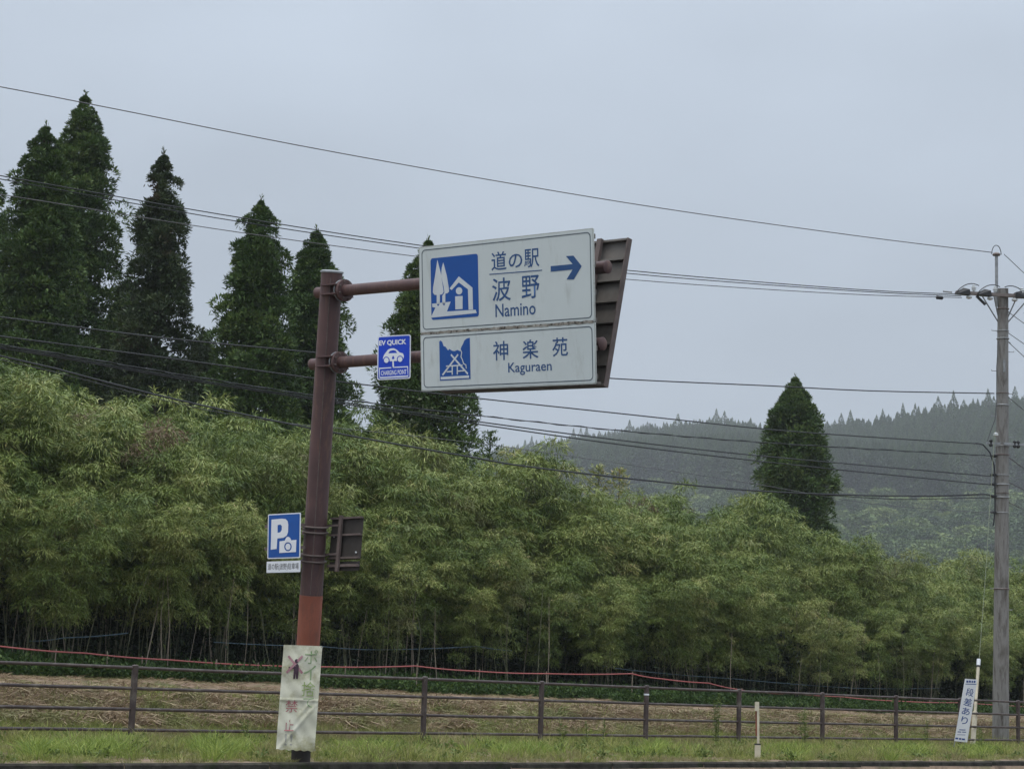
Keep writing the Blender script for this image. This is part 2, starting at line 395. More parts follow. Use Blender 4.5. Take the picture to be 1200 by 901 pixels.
# ------------------------------------------------------------------ ground, road, kerb
def build_ground():
    us_ = np.concatenate([np.arange(-900, -60, 120), np.arange(-60, -20, 4), np.arange(-20, 60, 0.35), np.arange(60, 200, 10), np.arange(200, 1600, 150)])
    ss_ = np.concatenate([np.arange(-400, -40, 60), np.arange(-40, -6.6, 4), [-6.62, -6.45, -6.40], np.arange(-6.2, 15, 0.3), np.arange(15, 60, 4), np.arange(60, 1700, 120)])
    U, S = np.meshgrid(us_, ss_, indexing='ij')
    Z = np.where(S < -6.43, -0.19, terrain(U, S)) + np.where((S > -6) & (S < 1), 0.015 * np.sin(U * 2.3) * np.cos(S * 1.9), 0)
    X = F0[0] + DU[0] * U + DN[0] * S; Y = F0[1] + DU[1] * U + DN[1] * S
    V = np.stack([X, Y, Z], -1).reshape(-1, 3); a, b = U.shape
    i = np.arange(a * b).reshape(a, b)
    F = np.stack([i[:-1, :-1], i[1:, :-1], i[1:, 1:], i[:-1, 1:]], -1).reshape(-1, 4)
    struct(obj('ground', new_mesh('ground', V, F, smooth=True), M['earth']))
    # road sheet
    V = [us(-300, -6.42, -0.165), us(600, -6.42, -0.165), us(600, -60, -0.165), us(-300, -60, -0.165)]
    struct(obj('road', new_mesh('road', V, [(3, 2, 1, 0)]), M['asphalt']))
build_ground()

ANG = math.atan2(DU[1], DU[0])
RU = Matrix.Rotation(ANG, 3, 'Z')
kerb = bpy.data.objects.new('kerb', None); COL.objects.link(kerb); kerb['kind'] = 'structure'; kerb['_org'] = (0, 0, 0)
km = []
for i in range(3):
    b = MB(); r = random.Random(i)
    h, wd, ln, c = 0.155, 0.16, 1.985, 0.018
    prof = [(-wd / 2, -0.20), (-wd / 2, h - 0.16 - c), (-wd / 2 + c, h - 0.16), (wd / 2 - 0.008, h - 0.16), (wd / 2, h - 0.17), (wd / 2, -0.2)]
    V = [(x, y + r.uniform(-.002, .002), z) for x in (-ln / 2, ln / 2) for y, z in prof]; n = len(prof)
    F = [(k, (k + 1) % n, n + (k + 1) % n, n + k) for k in range(n)] + [tuple(range(n))[::-1], tuple(range(n, 2 * n))]
    b.add(V, F); me = new_mesh('kerb_stone', b.V, b.F); me.materials.append(M['kerb']); km.append(me)
for i, u in enumerate(np.arange(-30, 40, 2.0)):
    o = bpy.data.objects.new('kerb_stone', km[i % 3]); COL.objects.link(o)
    o.location = us(u, -6.34, 0.012 + random.uniform(-.006, .006)); o.rotation_euler = (0, 0, ANG + random.uniform(-.002, .002)); o.parent = kerb

# ------------------------------------------------------------------ fence
def fence():
    u0, _ = col_hit(155, 0); t = thing('fence', 'long dark brown metal rail fence with four rails running between the verge and the field', 'fence', us(u0, 0, 0))
    cols = [155, 332, 497, 634, 757, 866, 964, 1050, 1125, 1193]
    uu = [col_hit(c, 0)[0] for c in cols]
    step = (uu[-3] - uu[0]) / 7
    uu = [uu[0] - 2 * step, uu[0] - step] + uu + [uu[-1] + step * k for k in (1, 2, 3)]
    HR = (1.07, 0.775, 0.48, 0.186)
    for i, u in enumerate(uu):
        r = random.Random(i); lean = Vector((r.uniform(-.008, .008), r.uniform(-.008, .008), 0))
        p = us(u, 0)
        MB().tube([p + Vector((0, 0, -.15)), p + lean + Vector((0, 0, 1.085))], 0.047, 14).build('post', M['fence'], t)
        MB().lathe(p + lean + Vector((0, 0, 1.087)), (0, 0, 1), [(0, .05), (.012, .05), (.026, .036), (.03, .01)], 14).build('post_cap', M['fence'], t)
        if i == 6:
            MB().tube([p + lean + Vector((0, 0, .93)), p + lean + Vector((0, 0, .96))], 0.0505, 14).build('reflector_band', M['board_white'], t)
    for i in range(len(uu) - 1):
        for h in HR:
            sag = random.uniform(-.006, .006)
            a = us(uu[i], 0, h); c = us(uu[i + 1], 0, h); m = (a + c) / 2 + Vector((0, 0, sag))
            d = (c - a).normalized() * 0.047
            MB().tube([a + d, m, c - d], 0.0235, 8).build('rail', M['fence'], t)
fence()

# ------------------------------------------------------------------ flat graphics on a plane
class Plane:
    def __init__(s, o, u, v):
        s.o = Vector(o); s.u = Vector(u).normalized(); v = Vector(v); s.v = (v - s.u * v.dot(s.u)).normalized(); s.n = s.u.cross(s.v)
    def px(s, x, y):
        r = ray(x, y); t = (s.o - EYE).dot(s.n) / r.dot(s.n); q = EYE + r * t - s.o
        return q.dot(s.u), q.dot(s.v)
    def P(s, a, b, h=0.0): return s.o + s.u * a + s.v * b + s.n * h
    @property
    def M3(s): return Matrix((s.u, s.v, s.n)).transposed()
def curve_to_mesh(c, name):
    o = bpy.data.objects.new(name, c); COL.objects.link(o)
    dg = bpy.context.evaluated_depsgraph_get(); dg.update()
    me = bpy.data.meshes.new_from_object(o.evaluated_get(dg), depsgraph=dg)
    bpy.data.objects.remove(o); bpy.data.curves.remove(c); me.name = name
    return me
def loops_mesh(name, loops, th):
    c = bpy.data.curves.new(name, 'CURVE'); c.dimensions = '2D'; c.fill_mode = 'BOTH'; c.extrude = th / 2
    for lp in loops:
        s = c.splines.new('POLY'); s.points.add(len(lp) - 1)
        for i, (x, y) in enumerate(lp): s.points[i].co = (x, y, 0, 1)
        s.use_cyclic_u = True
    return curve_to_mesh(c, name)
def text_mesh(name, body, box, th, bold=0.0):
    c = bpy.data.curves.new(name, 'FONT'); c.body = body; c.size = 1.0; c.extrude = 0.0; c.offset = bold; c.fill_mode = 'FRONT'; c.resolution_u = 3
    me = curve_to_mesh(c, name)
    V = np.zeros(len(me.vertices) * 3); me.vertices.foreach_get('co', V); V = V.reshape(-1, 3)
    lo, hi = V.min(0), V.max(0); x0, y0, x1, y1 = box
    V[:, 0] = x0 + (V[:, 0] - lo[0]) / (hi[0] - lo[0]) * (x1 - x0)
    V[:, 1] = y0 + (V[:, 1] - lo[1]) / (hi[1] - lo[1]) * (y1 - y0)
    me.vertices.foreach_set('co', V.ravel()); me.update()
    return me
def lay(name, me, pl, h, mat, parent, warp=None, **kw):
    V = np.zeros(len(me.vertices) * 3); me.vertices.foreach_get('co', V); V = V.reshape(-1, 3)
    hh = V[:, 2] + h
    if warp is not None: hh = hh + warp(V[:, 0], V[:, 1])
    W = np.array(pl.o) + V[:, :1] * np.array(pl.u) + V[:, 1:2] * np.array(pl.v) + hh[:, None] * np.array(pl.n)
    me.vertices.foreach_set('co', W.ravel()); me.update()
    return obj(name, me, mat, parent, **kw)
def crop(x0, y0, k): return lambda pts: [(x0 + x / k, y0 + y / k) for x, y in pts]
def topl(pl, pts): return [pl.px(x, y) for x, y in pts]
def stroke(pts, w_):
    """closed outline of a thick polyline (2D)"""
    L_, R_ = [], []; n = len(pts)
    for i in range(n):
        a = Vector(pts[max(i - 1, 0)]); b = Vector(pts[min(i + 1, n - 1)]); p = Vector(pts[i])
        t = (b - a).normalized(); m = Vector((-t.y, t.x)) * w_ / 2
        if 0 < i < n - 1:
            c = ((p - a).normalized()).dot((b - p).normalized()); m *= 1 / max(0.5, math.sqrt((1 + c) / 2))
        L_.append(tuple(p + m)); R_.append(tuple(p - m))
    return L_ + R_[::-1]
def rrect(x0, y0, x1, y1, r, n=5):
    P = []
    for cx, cy, a in ((x1 - r, y1 - r, 0), (x0 + r, y1 - r, 90), (x0 + r, y0 + r, 180), (x1 - r, y0 + r, 270)):
        for k in range(n + 1):
            q = Rd(a + 90 * k / n); P.append((cx + r * math.cos(q), cy + r * math.sin(q)))
    return P
def circ(cx, cy, rx, ry, n=20): return [(cx + rx * math.cos(2 * math.pi * k / n), cy + ry * math.sin(2 * math.pi * k / n)) for k in range(n)]
def pbox(pl, x0, y0, x1, y1):
    """plane box (a0,b0,a1,b1) of a photo box given by its left/right/top/bottom, corrected for the tilt"""
    cx, cy = (x0 + x1) / 2, (y0 + y1) / 2
    a0, _ = pl.px(x0, cy); a1, _ = pl.px(x1, cy); _, b1 = pl.px(cx, y0); _, b0 = pl.px(cx, y1)
    return a0, b0, a1, b1
def rot_in(pts, deg, c):
    q = Rd(deg); return [(c[0] + (x - c[0]) * math.cos(q) - (y - c[1]) * math.sin(q), c[1] + (x - c[0]) * math.sin(q) + (y - c[1]) * math.cos(q)) for x, y in pts]

# ------------------------------------------------------------------ sign post (cantilever) and its signs
ARM = Vector((DU[1], -DU[0], 0)).normalized()      # towards the road and the camera
OUTN = Vector((-DU[0], -DU[1], 0))                 # the side the big sign faces
POLE_D = 23.75
pb = at(352, 893, POLE_D); pb.z = -0.05
ptop = at(389.0, 320, POLE_D)
def pole_x(z):
    t = (z - pb.z) / (ptop.z - pb.z); return pb + (ptop - pb) * t
post = thing('sign_post', 'tall brown steel post with two arms reaching over the road, its foot painted faded red', 'sign post', (pb.x, pb.y, 0))
PR = 0.132
zred = at(365, 697, POLE_D).z
MB().tube([pole_x(zred), ptop], [PR, PR - .008], 32).build('pole', M['steel_brown'], post)
MB().tube([pole_x(-.05), pole_x(.16)], [PR - .02, PR - .02], 24).build('pole_stub', M['dark_back'], post)
MB().tube([pole_x(.16), pole_x(zred - .002)], [PR + .004, PR + .003], 32).build('pole_foot', M['steel_red'], post, label='faded red lower length of the post')
MB().lathe(ptop, (ptop - pb), [(0, PR + .004), (.018, PR + .004), (.03, PR - .02)], 32).build('pole_cap', M['galv'], post)
MB().lathe(pole_x(0.0) - Vector((0, 0, .045)), (0, 0, 1), [(0, .2), (.05, .2)], 24).build('base_plate', M['bolt'], post)
def arm(py_at_pole, px_end, py_end, stub):
    zc = at(388, py_at_pole, POLE_D).z; c = pole_x(zc)
    # height of the arm's far end from the photograph, on the arm's own vertical plane
    pl = Plane(c, ARM, (0, 0, 1)); a, b = pl.px(px_end, py_end)
    e = c + ARM * a + Vector((0, 0, b)); dr = (e - c).normalized()
    MB().tube([c + dr * (PR + .13), e], .066, 20).build('arm', M['steel_brown'], post)
    MB().lathe(e, dr, [(0, .07), (.015, .07), (.03, .05)], 20).build('arm_cap', M['steel_brown'], post)
    MB().tube([c - dr * (PR - .02), c - dr * (PR + stub)], .066, 20).build('arm_stub', M['steel_brown'], post)
    MB().lathe(c - dr * (PR + stub), -dr, [(0, .068), (.012, .068), (.024, .04)], 20).build('stub_cap', M['bracket'], post)
    f = c + dr * (PR + .085)
    MB().lathe(f, dr, [(0, .125), (.02, .125)], 28).lathe(f + dr * .024, dr, [(0, .128), (.018, .128), (.0185, .070), (.05, .068)], 28).build('flange', M['steel_brown'], post)
    up = Vector((0, 0, 1)); sd = dr.cross(up).normalized()
    for k in range(8):
        q = 2 * math.pi * (k + .5) / 8; o = f + (sd * math.cos(q) + up * math.sin(q)) * .103
        MB().tube([o - dr * .022, o + dr * .062], .011, 6).build('bolt', M['bracket'], post)
    R3 = Matrix((dr, sd, up)).transposed()
    for z in (-.055, .055):
        MB().box(c + dr * .105 + up * z, (.25, .30, .012), R3).build('gusset', M['steel_brown'], post)
    for z in (-.0,):
        MB().torus(c + dr * (PR + .055) + up * z, dr, .118, .008, 30, 6).build('clamp_ring', M['galv'], post)
    return c, e, dr
c1, e1, d1 = arm(342, 711, 313, 0.085)
c2, e2, d2 = arm(426, 705, 403, 0.10)
# cable hanging down beside the post
q = [pole_x(z) - ARM * (PR + .03) + Vector((random.uniform(-.006, .006), 0, 0)) for z in np.linspace(c2.z - .06, 2.6, 22)]
MB().tube(q, .011, 6).build('cable', M['wire'], post)
MB().tube([pole_x(z) + ARM * .09 + OUTN * (PR * .72) for z in (zred, ptop.z - .08)], .006, 6).build('weld_seam', M['bracket'], post)

# big direction sign
g = ARM * 0 + (c1 + c2) / 2
plb = Plane(g + OUTN * .20, (0.7298, -0.6819, -0.0487), (-0.0498, -0.1241, 0.991))
A = [plb.px(*p) for p in ((491, 289.5), (695, 267.5), (699, 450), (493.5, 458.5))]
ax0 = (A[0][0] + A[3][0]) / 2; ax1 = (A[1][0] + A[2][0]) / 2; ay1 = (A[0][1] + A[1][1]) / 2; ay0 = (A[2][1] + A[3][1]) / 2
seam = (plb.px(493, 389.5)[1] + plb.px(698, 379)[1]) / 2
big = thing('direction_sign', 'large white road sign with blue Japanese text, arrow and two pictograms', 'road sign', plb.P((ax0 + ax1) / 2, ay0))
K1 = crop(420, 240, 3.3333)
def panel(y0, y1, nm):
    r = rrect(ax0, y0, ax1, y1, .012, 2)
    lay(nm, loops_mesh(nm, [r], .012), plb, -.006, M['sign_edge'], big)
    ins = .012
    lay(nm.replace('panel', 'sheet'), loops_mesh(nm, [rrect(ax0 + ins, y0 + ins, ax1 - ins, y1 - ins, .02)], .002), plb, .0012, M['sign_white'], big)
    i2, w2 = .045, .010
    lay('border_line', loops_mesh('border_line', [rrect(ax0 + i2, y0 + i2 * .8, ax1 - i2 * .8, y1 - i2 * .8, .05), rrect(ax0 + i2 + w2, y0 + i2 * .8 + w2, ax1 - i2 * .8 - w2, y1 - i2 * .8 - w2, .042)], .0015), plb, .0035, M['border_dark'], big)
panel(seam + .004, ay1, 'sign_panel'); panel(ay0, seam - .004, 'sign_panel')
# grime along the seam
b = MB()
rs = random.Random(3); x = ax0 + .02
lp = []
n = 60; xs = np.linspace(ax0 + .02, ax1 - .02, n)
lp = [(x_, seam + .010 + rs.uniform(-.004, .012)) for x_ in xs] + [(x_, seam - .008 + rs.uniform(-.01, .003)) for x_ in xs[::-1]]
lay('seam_grime', loops_mesh('seam_grime', [lp], .001), plb, .0045, M['seam_dirt'], big)
# frame channels behind the panels
mw = Matrix((plb.u, plb.v, plb.n)).transposed()
for yy in np.linspace(ay0 + .08, ay1 - .08, 6):
    MB().box(plb.P((ax0 + ax1) / 2, yy, -.035), (ax1 - ax0 - .04, .05, .04), mw).build('frame_channel', M['sign_back'], big)
for xx in (ax0 + .35, ax1 - .35):
    MB().box(plb.P(xx, (ay0 + ay1) / 2, -.078), (.07, ay1 - ay0 - .04, .045), mw).build('frame_upright', M['sign_back'], big)
MB().box(plb.P((ax0 + ax1) / 2, ay0 + .012, -.045), (ax1 - ax0, .025, .06), mw).build('bottom_trim', M['sign_back'], big)
def T(ch, cb, nm='lettering', mat='text_blue', pl=plb, K=K1, par=big, bold=.007, h=.004, warp=None):
    (x0, y0), (x1, y1) = K([(cb[0], cb[1]), (cb[2], cb[3])])
    return lay(nm, text_mesh(nm, ch, pbox(pl, x0, y0, x1, y1), .001, bold), pl, h, M[mat], par, warp)
def S(loops, nm, mat, pl, K, par, h, th=.0012, warp=None):
    return lay(nm, loops_mesh(nm, [topl(pl, K(lp)) for lp in loops], th), pl, h, M[mat], par, warp)
T('道', (520, 183, 579, 256)); T('の', (588, 192, 641, 246)); T('駅', (648, 172, 707, 244))
T('波', (523, 285, 596, 376)); T('野', (638, 276, 708, 366)); T('Namino', (536, 383, 693, 434), bold=.008)
T('神', (527, 532, 586, 607)); T('楽', (642, 526, 704, 601)); T('苑', (758, 518, 819, 592)); T('Kaguraen', (586, 613, 756, 663), bold=.008)
S([[(512, 270.5), (718, 254), (718, 257.5), (512, 274)]], 'dividing_line', 'text_blue', plb, K1, big, .004)
S([[(752, 240), (838, 232), (812, 201), (841, 199), (873, 240), (842, 292), (814, 292), (838, 253), (752, 262)]], 'arrow', 'text_blue', plb, K1, big, .004)
K2 = crop(485, 285, 9.009)
a_ = topl(plb, K2([(176, 142), (677, 142), (684, 790), (184, 790)]))
(e0, f1) = plb.px(*K2([(178, 162)])[0]); (e1_, _) = plb.px(*K2([(677, 118)])[0]); f0 = plb.px(*K2([(434, 793)])[0])[1]; f1 = plb.px(*K2([(420, 138)])[0])[1]
emb = lay('rest_area_emblem', loops_mesh('rest_area_emblem', [rrect(e0, f0, e1_, f1, .03)], .0012), plb, .004, M['sign_blue'], big)
def SE(loops, nm, mat='print_white', h=.0055): return S(loops, nm, mat, plb, K2, emb, h)
SE([[(252, 178), (290, 330), (312, 470), (318, 515), (302, 541), (278, 545), (278, 640), (245, 642), (245, 548), (220, 545), (204, 520), (207, 470), (230, 330)]], 'tree_symbol')
SE([[(314, 205), (350, 340), (372, 470), (375, 512), (358, 530), (336, 533), (336, 640), (304, 640), (304, 558), (326, 522), (320, 465), (292, 345), (298, 260)]], 'tree_symbol')
SE([[(196, 640), (392, 618), (352, 722), (655, 703), (668, 738), (195, 786), (186, 776), (232, 682), (200, 676)], [(245, 645), (275, 643), (260, 668)], [(307, 640), (337, 638), (322, 662)]], 'ground_symbol')
SE([[(380, 480), (478, 352), (622, 470), (628, 700), (582, 703), (575, 488), (478, 415), (403, 495)]], 'roof_symbol')
SE([circ(481, 504, 34, 38)], 'person_symbol'); SE([[(440, 562), (518, 557), (518, 695), (442, 700)]], 'person_symbol')
K3 = crop(500, 380, 11.26)
kg = S([[(170, 230), (188, 214), (208, 235), (228, 290), (252, 296), (285, 345), (305, 325), (335, 348), (372, 355), (410, 338), (445, 355), (460, 300), (482, 262), (500, 215), (530, 190), (572, 178), (582, 720), (178, 745)]], 'mountain_emblem', 'sign_blue', plb, K3, big, .004)
def SK(pts, wd, h=.0055):
    q_ = topl(plb, K3(pts)); k = wd / 11.26 * 21.7 / 2400 * 1.15
    lay('emblem_line', loops_mesh('emblem_line', [stroke(q_, k)], .001), plb, h, M['print_white'], kg)
SK([(325, 400), (548, 655)], 22, .0052); SK([(420, 398), (215, 670)], 22, .0064); SK([(262, 553), (480, 540)], 15, .0076)
SK([(345, 545), (345, 665)], 18, .0088); SK([(412, 540), (412, 662)], 18, .0088); SK([(272, 627), (345, 622)], 15, .01); SK([(412, 618), (505, 612)], 15, .01)
SK([(190, 712), (565, 690)], 30); SK([(452, 335), (470, 370), (460, 430), (480, 470), (495, 520), (525, 535), (530, 585)], 12, .0088)

# the sign mounted back to back, facing the other way: its ribbed back shows on the right
vb = Vector((0, 0, .989)) - OUTN * .148
plr = Plane(g - OUTN * .24, (0.7298, -0.6819, -0.0487), vb)
bx1, by1 = plr.px(736, 279); _, by0 = plr.px(723, 452); bx0 = ax0 + .10
rb = thing('direction_sign', 'brown ribbed back of a second large road sign, just behind the white one', 'road sign', plr.P((bx0 + bx1) / 2, by0))
mr = plr.M3
lay('sign_panel', loops_mesh('sign_panel', [[(bx0, by0), (bx1, by0), (bx1, by1), (bx0, by1)]], .004), plr, -.05, M['sign_back'], rb)
nb = 7; hb = (by1 - by0) / nb
for k in range(nb):
    y0 = by0 + k * hb
    MB().box(plr.P((bx0 + bx1) / 2, y0 + hb * .5, -.034), (bx1 - bx0 - .03, hb - .045, .022), mr).build('back_slat', M['sign_back'], rb)
for k in range(nb + 1):
    y0 = by0 + k * hb + (-.018 if k == nb else .018 if k == 0 else 0)
    MB().box(plr.P((bx0 + bx1) / 2, y0, -.012), (bx1 - bx0, .022, .07), mr).build('rib', M['sign_back'], rb)
MB().box(plr.P(bx1 + .006, (by0 + by1) / 2, -.02), (.012, by1 - by0, .07), mr).build('edge_trim', M['bracket'], rb)
for xx in (bx0 + .4, bx1 - .34):
    MB().box(plr.P(xx, (by0 + by1) / 2, .045), (.06, by1 - by0, .04), mr).build('upright', M['bracket'], rb)
for (c_, d_) in ((c1, d1), (c2, d2)):
    for a in (.55, 1.0):
        p = c_ + d_ * ((bx0 + .4) if a < .6 else (bx1 - .34))
        MB().torus(p, d_, .074, .012, 20, 6).build('clamp', M['bolt'], rb)

# EV charging sign on the lower arm
ple = Plane(c2 + d2 * 0 + (at(461, 419, 23.0) - c2) , (.955, -.29, .0), (-.02, .0, 1))
ple = Plane(at(461.5, 419, 22.66), (.955, -.29, .035), (-.03, .02, .997))
ev = thing('charging_point_sign', 'small blue EV quick charging point sign with a car symbol, on the lower arm', 'sign', ple.o)
E4 = [ple.px(*p) for p in ((442, 394.5), (480.5, 391.5), (482, 443), (442.5, 446))]
x0, x1 = (E4[0][0] + E4[3][0]) / 2, (E4[1][0] + E4[2][0]) / 2; y1, y0 = (E4[0][1] + E4[1][1]) / 2, (E4[2][1] + E4[3][1]) / 2
lay('sign_plate', loops_mesh('sign_plate', [rrect(x0, y0, x1, y1, .025)], .004), ple, -.002, M['board_white'], ev)
lay('blue_sheet', loops_mesh('blue_sheet', [rrect(x0 + .012, y0 + .012, x1 - .012, y1 - .012, .018)], .001), ple, .001, M['ev_blue'], ev)
K5 = crop(435, 385, 12.015)
T('EV QUICK', (112, 160, 495, 243), pl=ple, K=K5, par=ev, mat='board_white', bold=.035, h=.003)
S([[(165, 420), (180, 375), (205, 340), (240, 295), (275, 281), (320, 279), (360, 297), (398, 335), (448, 350), (462, 385), (455, 425), (440, 452), (180, 466)], [(242, 350), (262, 318), (310, 303), (345, 312), (368, 345)], [(290, 425), (302, 388), (318, 386), (330, 425), (316, 432), (304, 432)]], 'car_symbol', 'board_white', ple, K5, ev, .0025)
for cx, cy in ((215, 447), (408, 433)):
    S([circ(cx, cy, 46, 50), circ(cx, cy, 34, 38)], 'wheel_ring', 'ev_blue', ple, K5, ev, .0037)
    S([circ(cx, cy, 33, 37)], 'wheel_symbol', 'board_white', ple, K5, ev, .0037)
def sk5(pts, wd, h):
    q_ = topl(ple, K5(pts)); lay('cable_symbol', loops_mesh('cable_symbol', [stroke(q_, wd / 12.015 * 23 / 2400)], .001), ple, h, M['board_white'], ev)
sk5([(308, 440), (313, 540)], 22, .0049); sk5([(308, 547), (515, 538), (520, 670), (122, 692), (116, 562), (283, 551)], 14, .0025)
T('CHARGING POINT', (140, 585, 497, 652), pl=ple, K=K5, par=ev, mat='board_white', bold=.015, h=.0025)
mE = ple.M3
for dy in (-.06, .06):
    MB().box(ple.P((x0 + x1) / 2, dy, -.02), (x1 - x0 - .08, .03, .03), mE).build('bracket', M['galv'], ev)

# parking place sign and its name plate
plp = Plane(at(333, 628, POLE_D - .05) + OUTN * .02, ARM, (-.03, -.03, 1))
PS = [plp.px(*p) for p in ((314.5, 602.5), (353, 600.3), (351.3, 652.8), (312.8, 655.5))]
x0, x1 = (PS[0][0] + PS[3][0]) / 2, (PS[1][0] + PS[2][0]) / 2; y1, y0 = (PS[0][1] + PS[1][1]) / 2, (PS[2][1] + PS[3][1]) / 2
ps = thing('parking_sign', 'blue parking sign with white P and camera symbol, left of the brown post', 'sign', plp.o)
lay('sign_plate', loops_mesh('sign_plate', [rrect(x0, y0, x1, y1, .02)], .004), plp, -.002, M['board_white'], ps)
lay('blue_sheet', loops_mesh('blue_sheet', [rrect(x0 + .017, y0 + .013, x1 - .017, y1 - .013, .014)], .001), plp, .001, M['sign_blue'], ps)
K6 = crop(290, 580, 7.5)
S([[(213, 215), (300, 206), (335, 209), (354, 228), (360, 262), (358, 325), (346, 356), (318, 374), (264, 380), (258, 472), (206, 479)], [(267, 262), (292, 258), (304, 272), (303, 306), (290, 326), (265, 331)]], 'letter_P', 'board_white', plp, K6, ps, .0025)
S([[(284, 406), (330, 399), (343, 372), (358, 364), (376, 374), (386, 396), (432, 392), (428, 499), (282, 508)], circ(358, 453, 33, 40)], 'camera_symbol', 'board_white', plp, K6, ps, .0037)
S([circ(358, 453, 22, 28)], 'lens_symbol', 'board_white', plp, K6, ps, .0037)
PB = [plp.px(*p) for p in ((312.4, 658.4), (352, 656), (351.8, 669), (312.4, 672))]
x2, x3 = (PB[0][0] + PB[3][0]) / 2, (PB[1][0] + PB[2][0]) / 2; y3, y2 = (PB[0][1] + PB[1][1]) / 2, (PB[2][1] + PB[3][1]) / 2
plate = lay('name_plate', loops_mesh('name_plate', [rrect(x2, y2, x3, y3, .006)], .004), plp, -.002, M['board_white'], None)
tag(plate, 'narrow white name plate with black text just below the blue parking sign', 'sign')
T('道の駅(波野)駐車場', (180, 598, 450, 662), pl=plp, K=K6, par=plate, mat='black_print', bold=.0, h=.0012)
mP = plp.M3
for yy in (.12, -.14):
    MB().box(plp.P(0, yy, -.03), (x1 - x0 + .1, .035, .03), mP).build('mounting_bar', M['bracket'], ps)
# clamps round the post belong to the post
for zpx in (617, 623.5, 650, 657.5):
    c_ = pole_x(at(365, zpx, POLE_D).z)
    MB().torus(c_, (ptop - pb), PR + .010, .014, 30, 6).build('clamp_band', M['bracket'], post)
    MB().box(c_ - ARM * (PR + .03) - Vector((0, 0, .0)), (.10, .05, .028), plr.M3).build('clamp_lug', M['bracket'], post)

# sign on the right of the post seen from its dark back
plk = Plane(pole_x(at(365, 640, POLE_D).z) - OUTN * .1, ARM, -OUTN * .05 + Vector((0, 0, 1)))
KB = [plk.px(*p) for p in ((386, 606), (421, 604.5), (420.5, 654), (386, 656))]
x0, x1 = KB[0][0], (KB[1][0] + KB[2][0]) / 2; y1, y0 = (KB[0][1] + KB[1][1]) / 2, (KB[2][1] + KB[3][1]) / 2
bs = thing('parking_sign', 'dark weathered back of a small sign clamped to the right of the brown post', 'sign', plk.P((x0 + x1) / 2, y0))
mk = plk.M3
lay('sign_plate', loops_mesh('sign_plate', [rrect(x0, y0, x1, y1, .015)], .004), plk, -.05, M['dark_back'], bs)
for yy in (y1 - .012, y1 - (y1 - y0) * .42, y0 + .02):
    MB().box(plk.P((x0 + x1) / 2, yy, -.03), (x1 - x0 - .01, .022, .034), mk).build('rib', M['bracket'], bs)
ym = plk.px(400, 668)[1]
lay('lower_plate', loops_mesh('lower_plate', [[(x0 + .01, ym), (x1 - .01, ym), (x1 - .01, y0 - .02), (x0 + .01, y0 - .02)]], .004), plk, -.05, M['dark_back'], bs)
MB().box(plk.P((x0 + x1) / 2, (ym + y0) / 2 - .005, -.03), (x1 - x0 - .02, .03, .03), mk).build('rib', M['bracket'], bs)
MB().box(plk.P(x0 + (x1 - x0) * .38, (ym + y1) / 2, -.002), (.045, y1 - ym + .03, .03), mk).build('upright', M['bracket'], bs)
for yy in (y1 - .1, y0 + .06):
    MB().box(plk.P(x0 + (x1 - x0) * .1, yy, .01), (.26, .022, .022), mk).build('clamp_bar', M['bracket'], bs)
for (a, b_) in ((.86, .16), (.12, .55)):
    MB().lathe(plk.P(x0 + (x1 - x0) * a, y0 + (y1 - y0) * b_, -.045), plk.n, [(0, .012), (.01, .012), (.016, .004)], 8).build('rivet', M['insul'], bs)

# cloth banner tied to the front of the post
plc = Plane(at(350.5, 818, 23.42), (1, 0.03, 0.0), (.03, -.01, 1))
BC = [plc.px(*p) for p in ((332.5, 755.2), (377.8, 756.8), (368.6, 880), (323.4, 877.5))]
ban = thing('banner', 'stained white cloth banner with faded text and a crossed-out person on the post foot', 'banner', plc.P((BC[2][0] + BC[3][0]) / 2, BC[2][1]))
def wrinkle(a, b):
    a = np.asarray(a, float); b = np.asarray(b, float)
    z = .006 * np.sin(a * 14 + b * 5) + .004 * np.sin(b * 19 - a * 9) + .003 * np.sin(a * 37 + b * 26)
    l_ = (b + .18) - (a - .02) * 1.25
    low = 1 / (1 + np.exp((b + .05) * 20))
    z += .016 * np.exp(-(l_ / .022) ** 2) * low * (1 / (1 + np.exp(-(a - .03) * 30))) + .010 * np.exp(-((l_ + .11) / .03) ** 2) * low
    z += .010 * np.exp(-((b + .02) / .012) ** 2)
    return z
nu, nv = 36, 90
V = []; Fq = []
for side in (0, 1):
    for i in range(nv + 1):
        for j in range(nu + 1):
            s_, t_ = j / nu, i / nv
            tl, tr, br, bl = [Vector(p) for p in BC]
            p = (tl * (1 - s_) + tr * s_) * (1 - t_) + (bl * (1 - s_) + br * s_) * t_
            if i == nv: p.y += .006 * math.sin(j * .9)
            h = float(wrinkle(p.x, p.y)) + .006 - side * .003
            V.append(plc.P(p.x, p.y, h))
    o_ = side * (nu + 1) * (nv + 1)
    for i in range(nv):
        for j in range(nu):
            q_ = [o_ + i * (nu + 1) + j, o_ + (i + 1) * (nu + 1) + j, o_ + (i + 1) * (nu + 1) + j + 1, o_ + i * (nu + 1) + j + 1]
            Fq.append(tuple(q_ if side == 0 else q_[::-1]))
me = new_mesh('cloth', [tuple(v) for v in V], Fq, smooth=True)
obj('cloth', me, M['cloth'], ban)
K7 = crop(318, 750, 6.436)
def TB(ch, cb, mat, bold=.0): return T(ch, cb, 'lettering', mat, plc, K7, ban, bold, .009, wrinkle)
TB('ポ', (250, 72, 350, 178), 'ink_green'); TB('イ', (243, 186, 335, 300), 'ink_green'); TB('捨', (230, 312, 330, 422), 'ink_lime'); TB('て', (240, 432, 318, 505), 'ink_green')
TB('禁', (108, 450, 198, 542), 'ink_pink'); TB('止', (98, 600, 170, 682), 'ink_pink'); TB('!!', (100, 704, 160, 792), 'ink_grey')
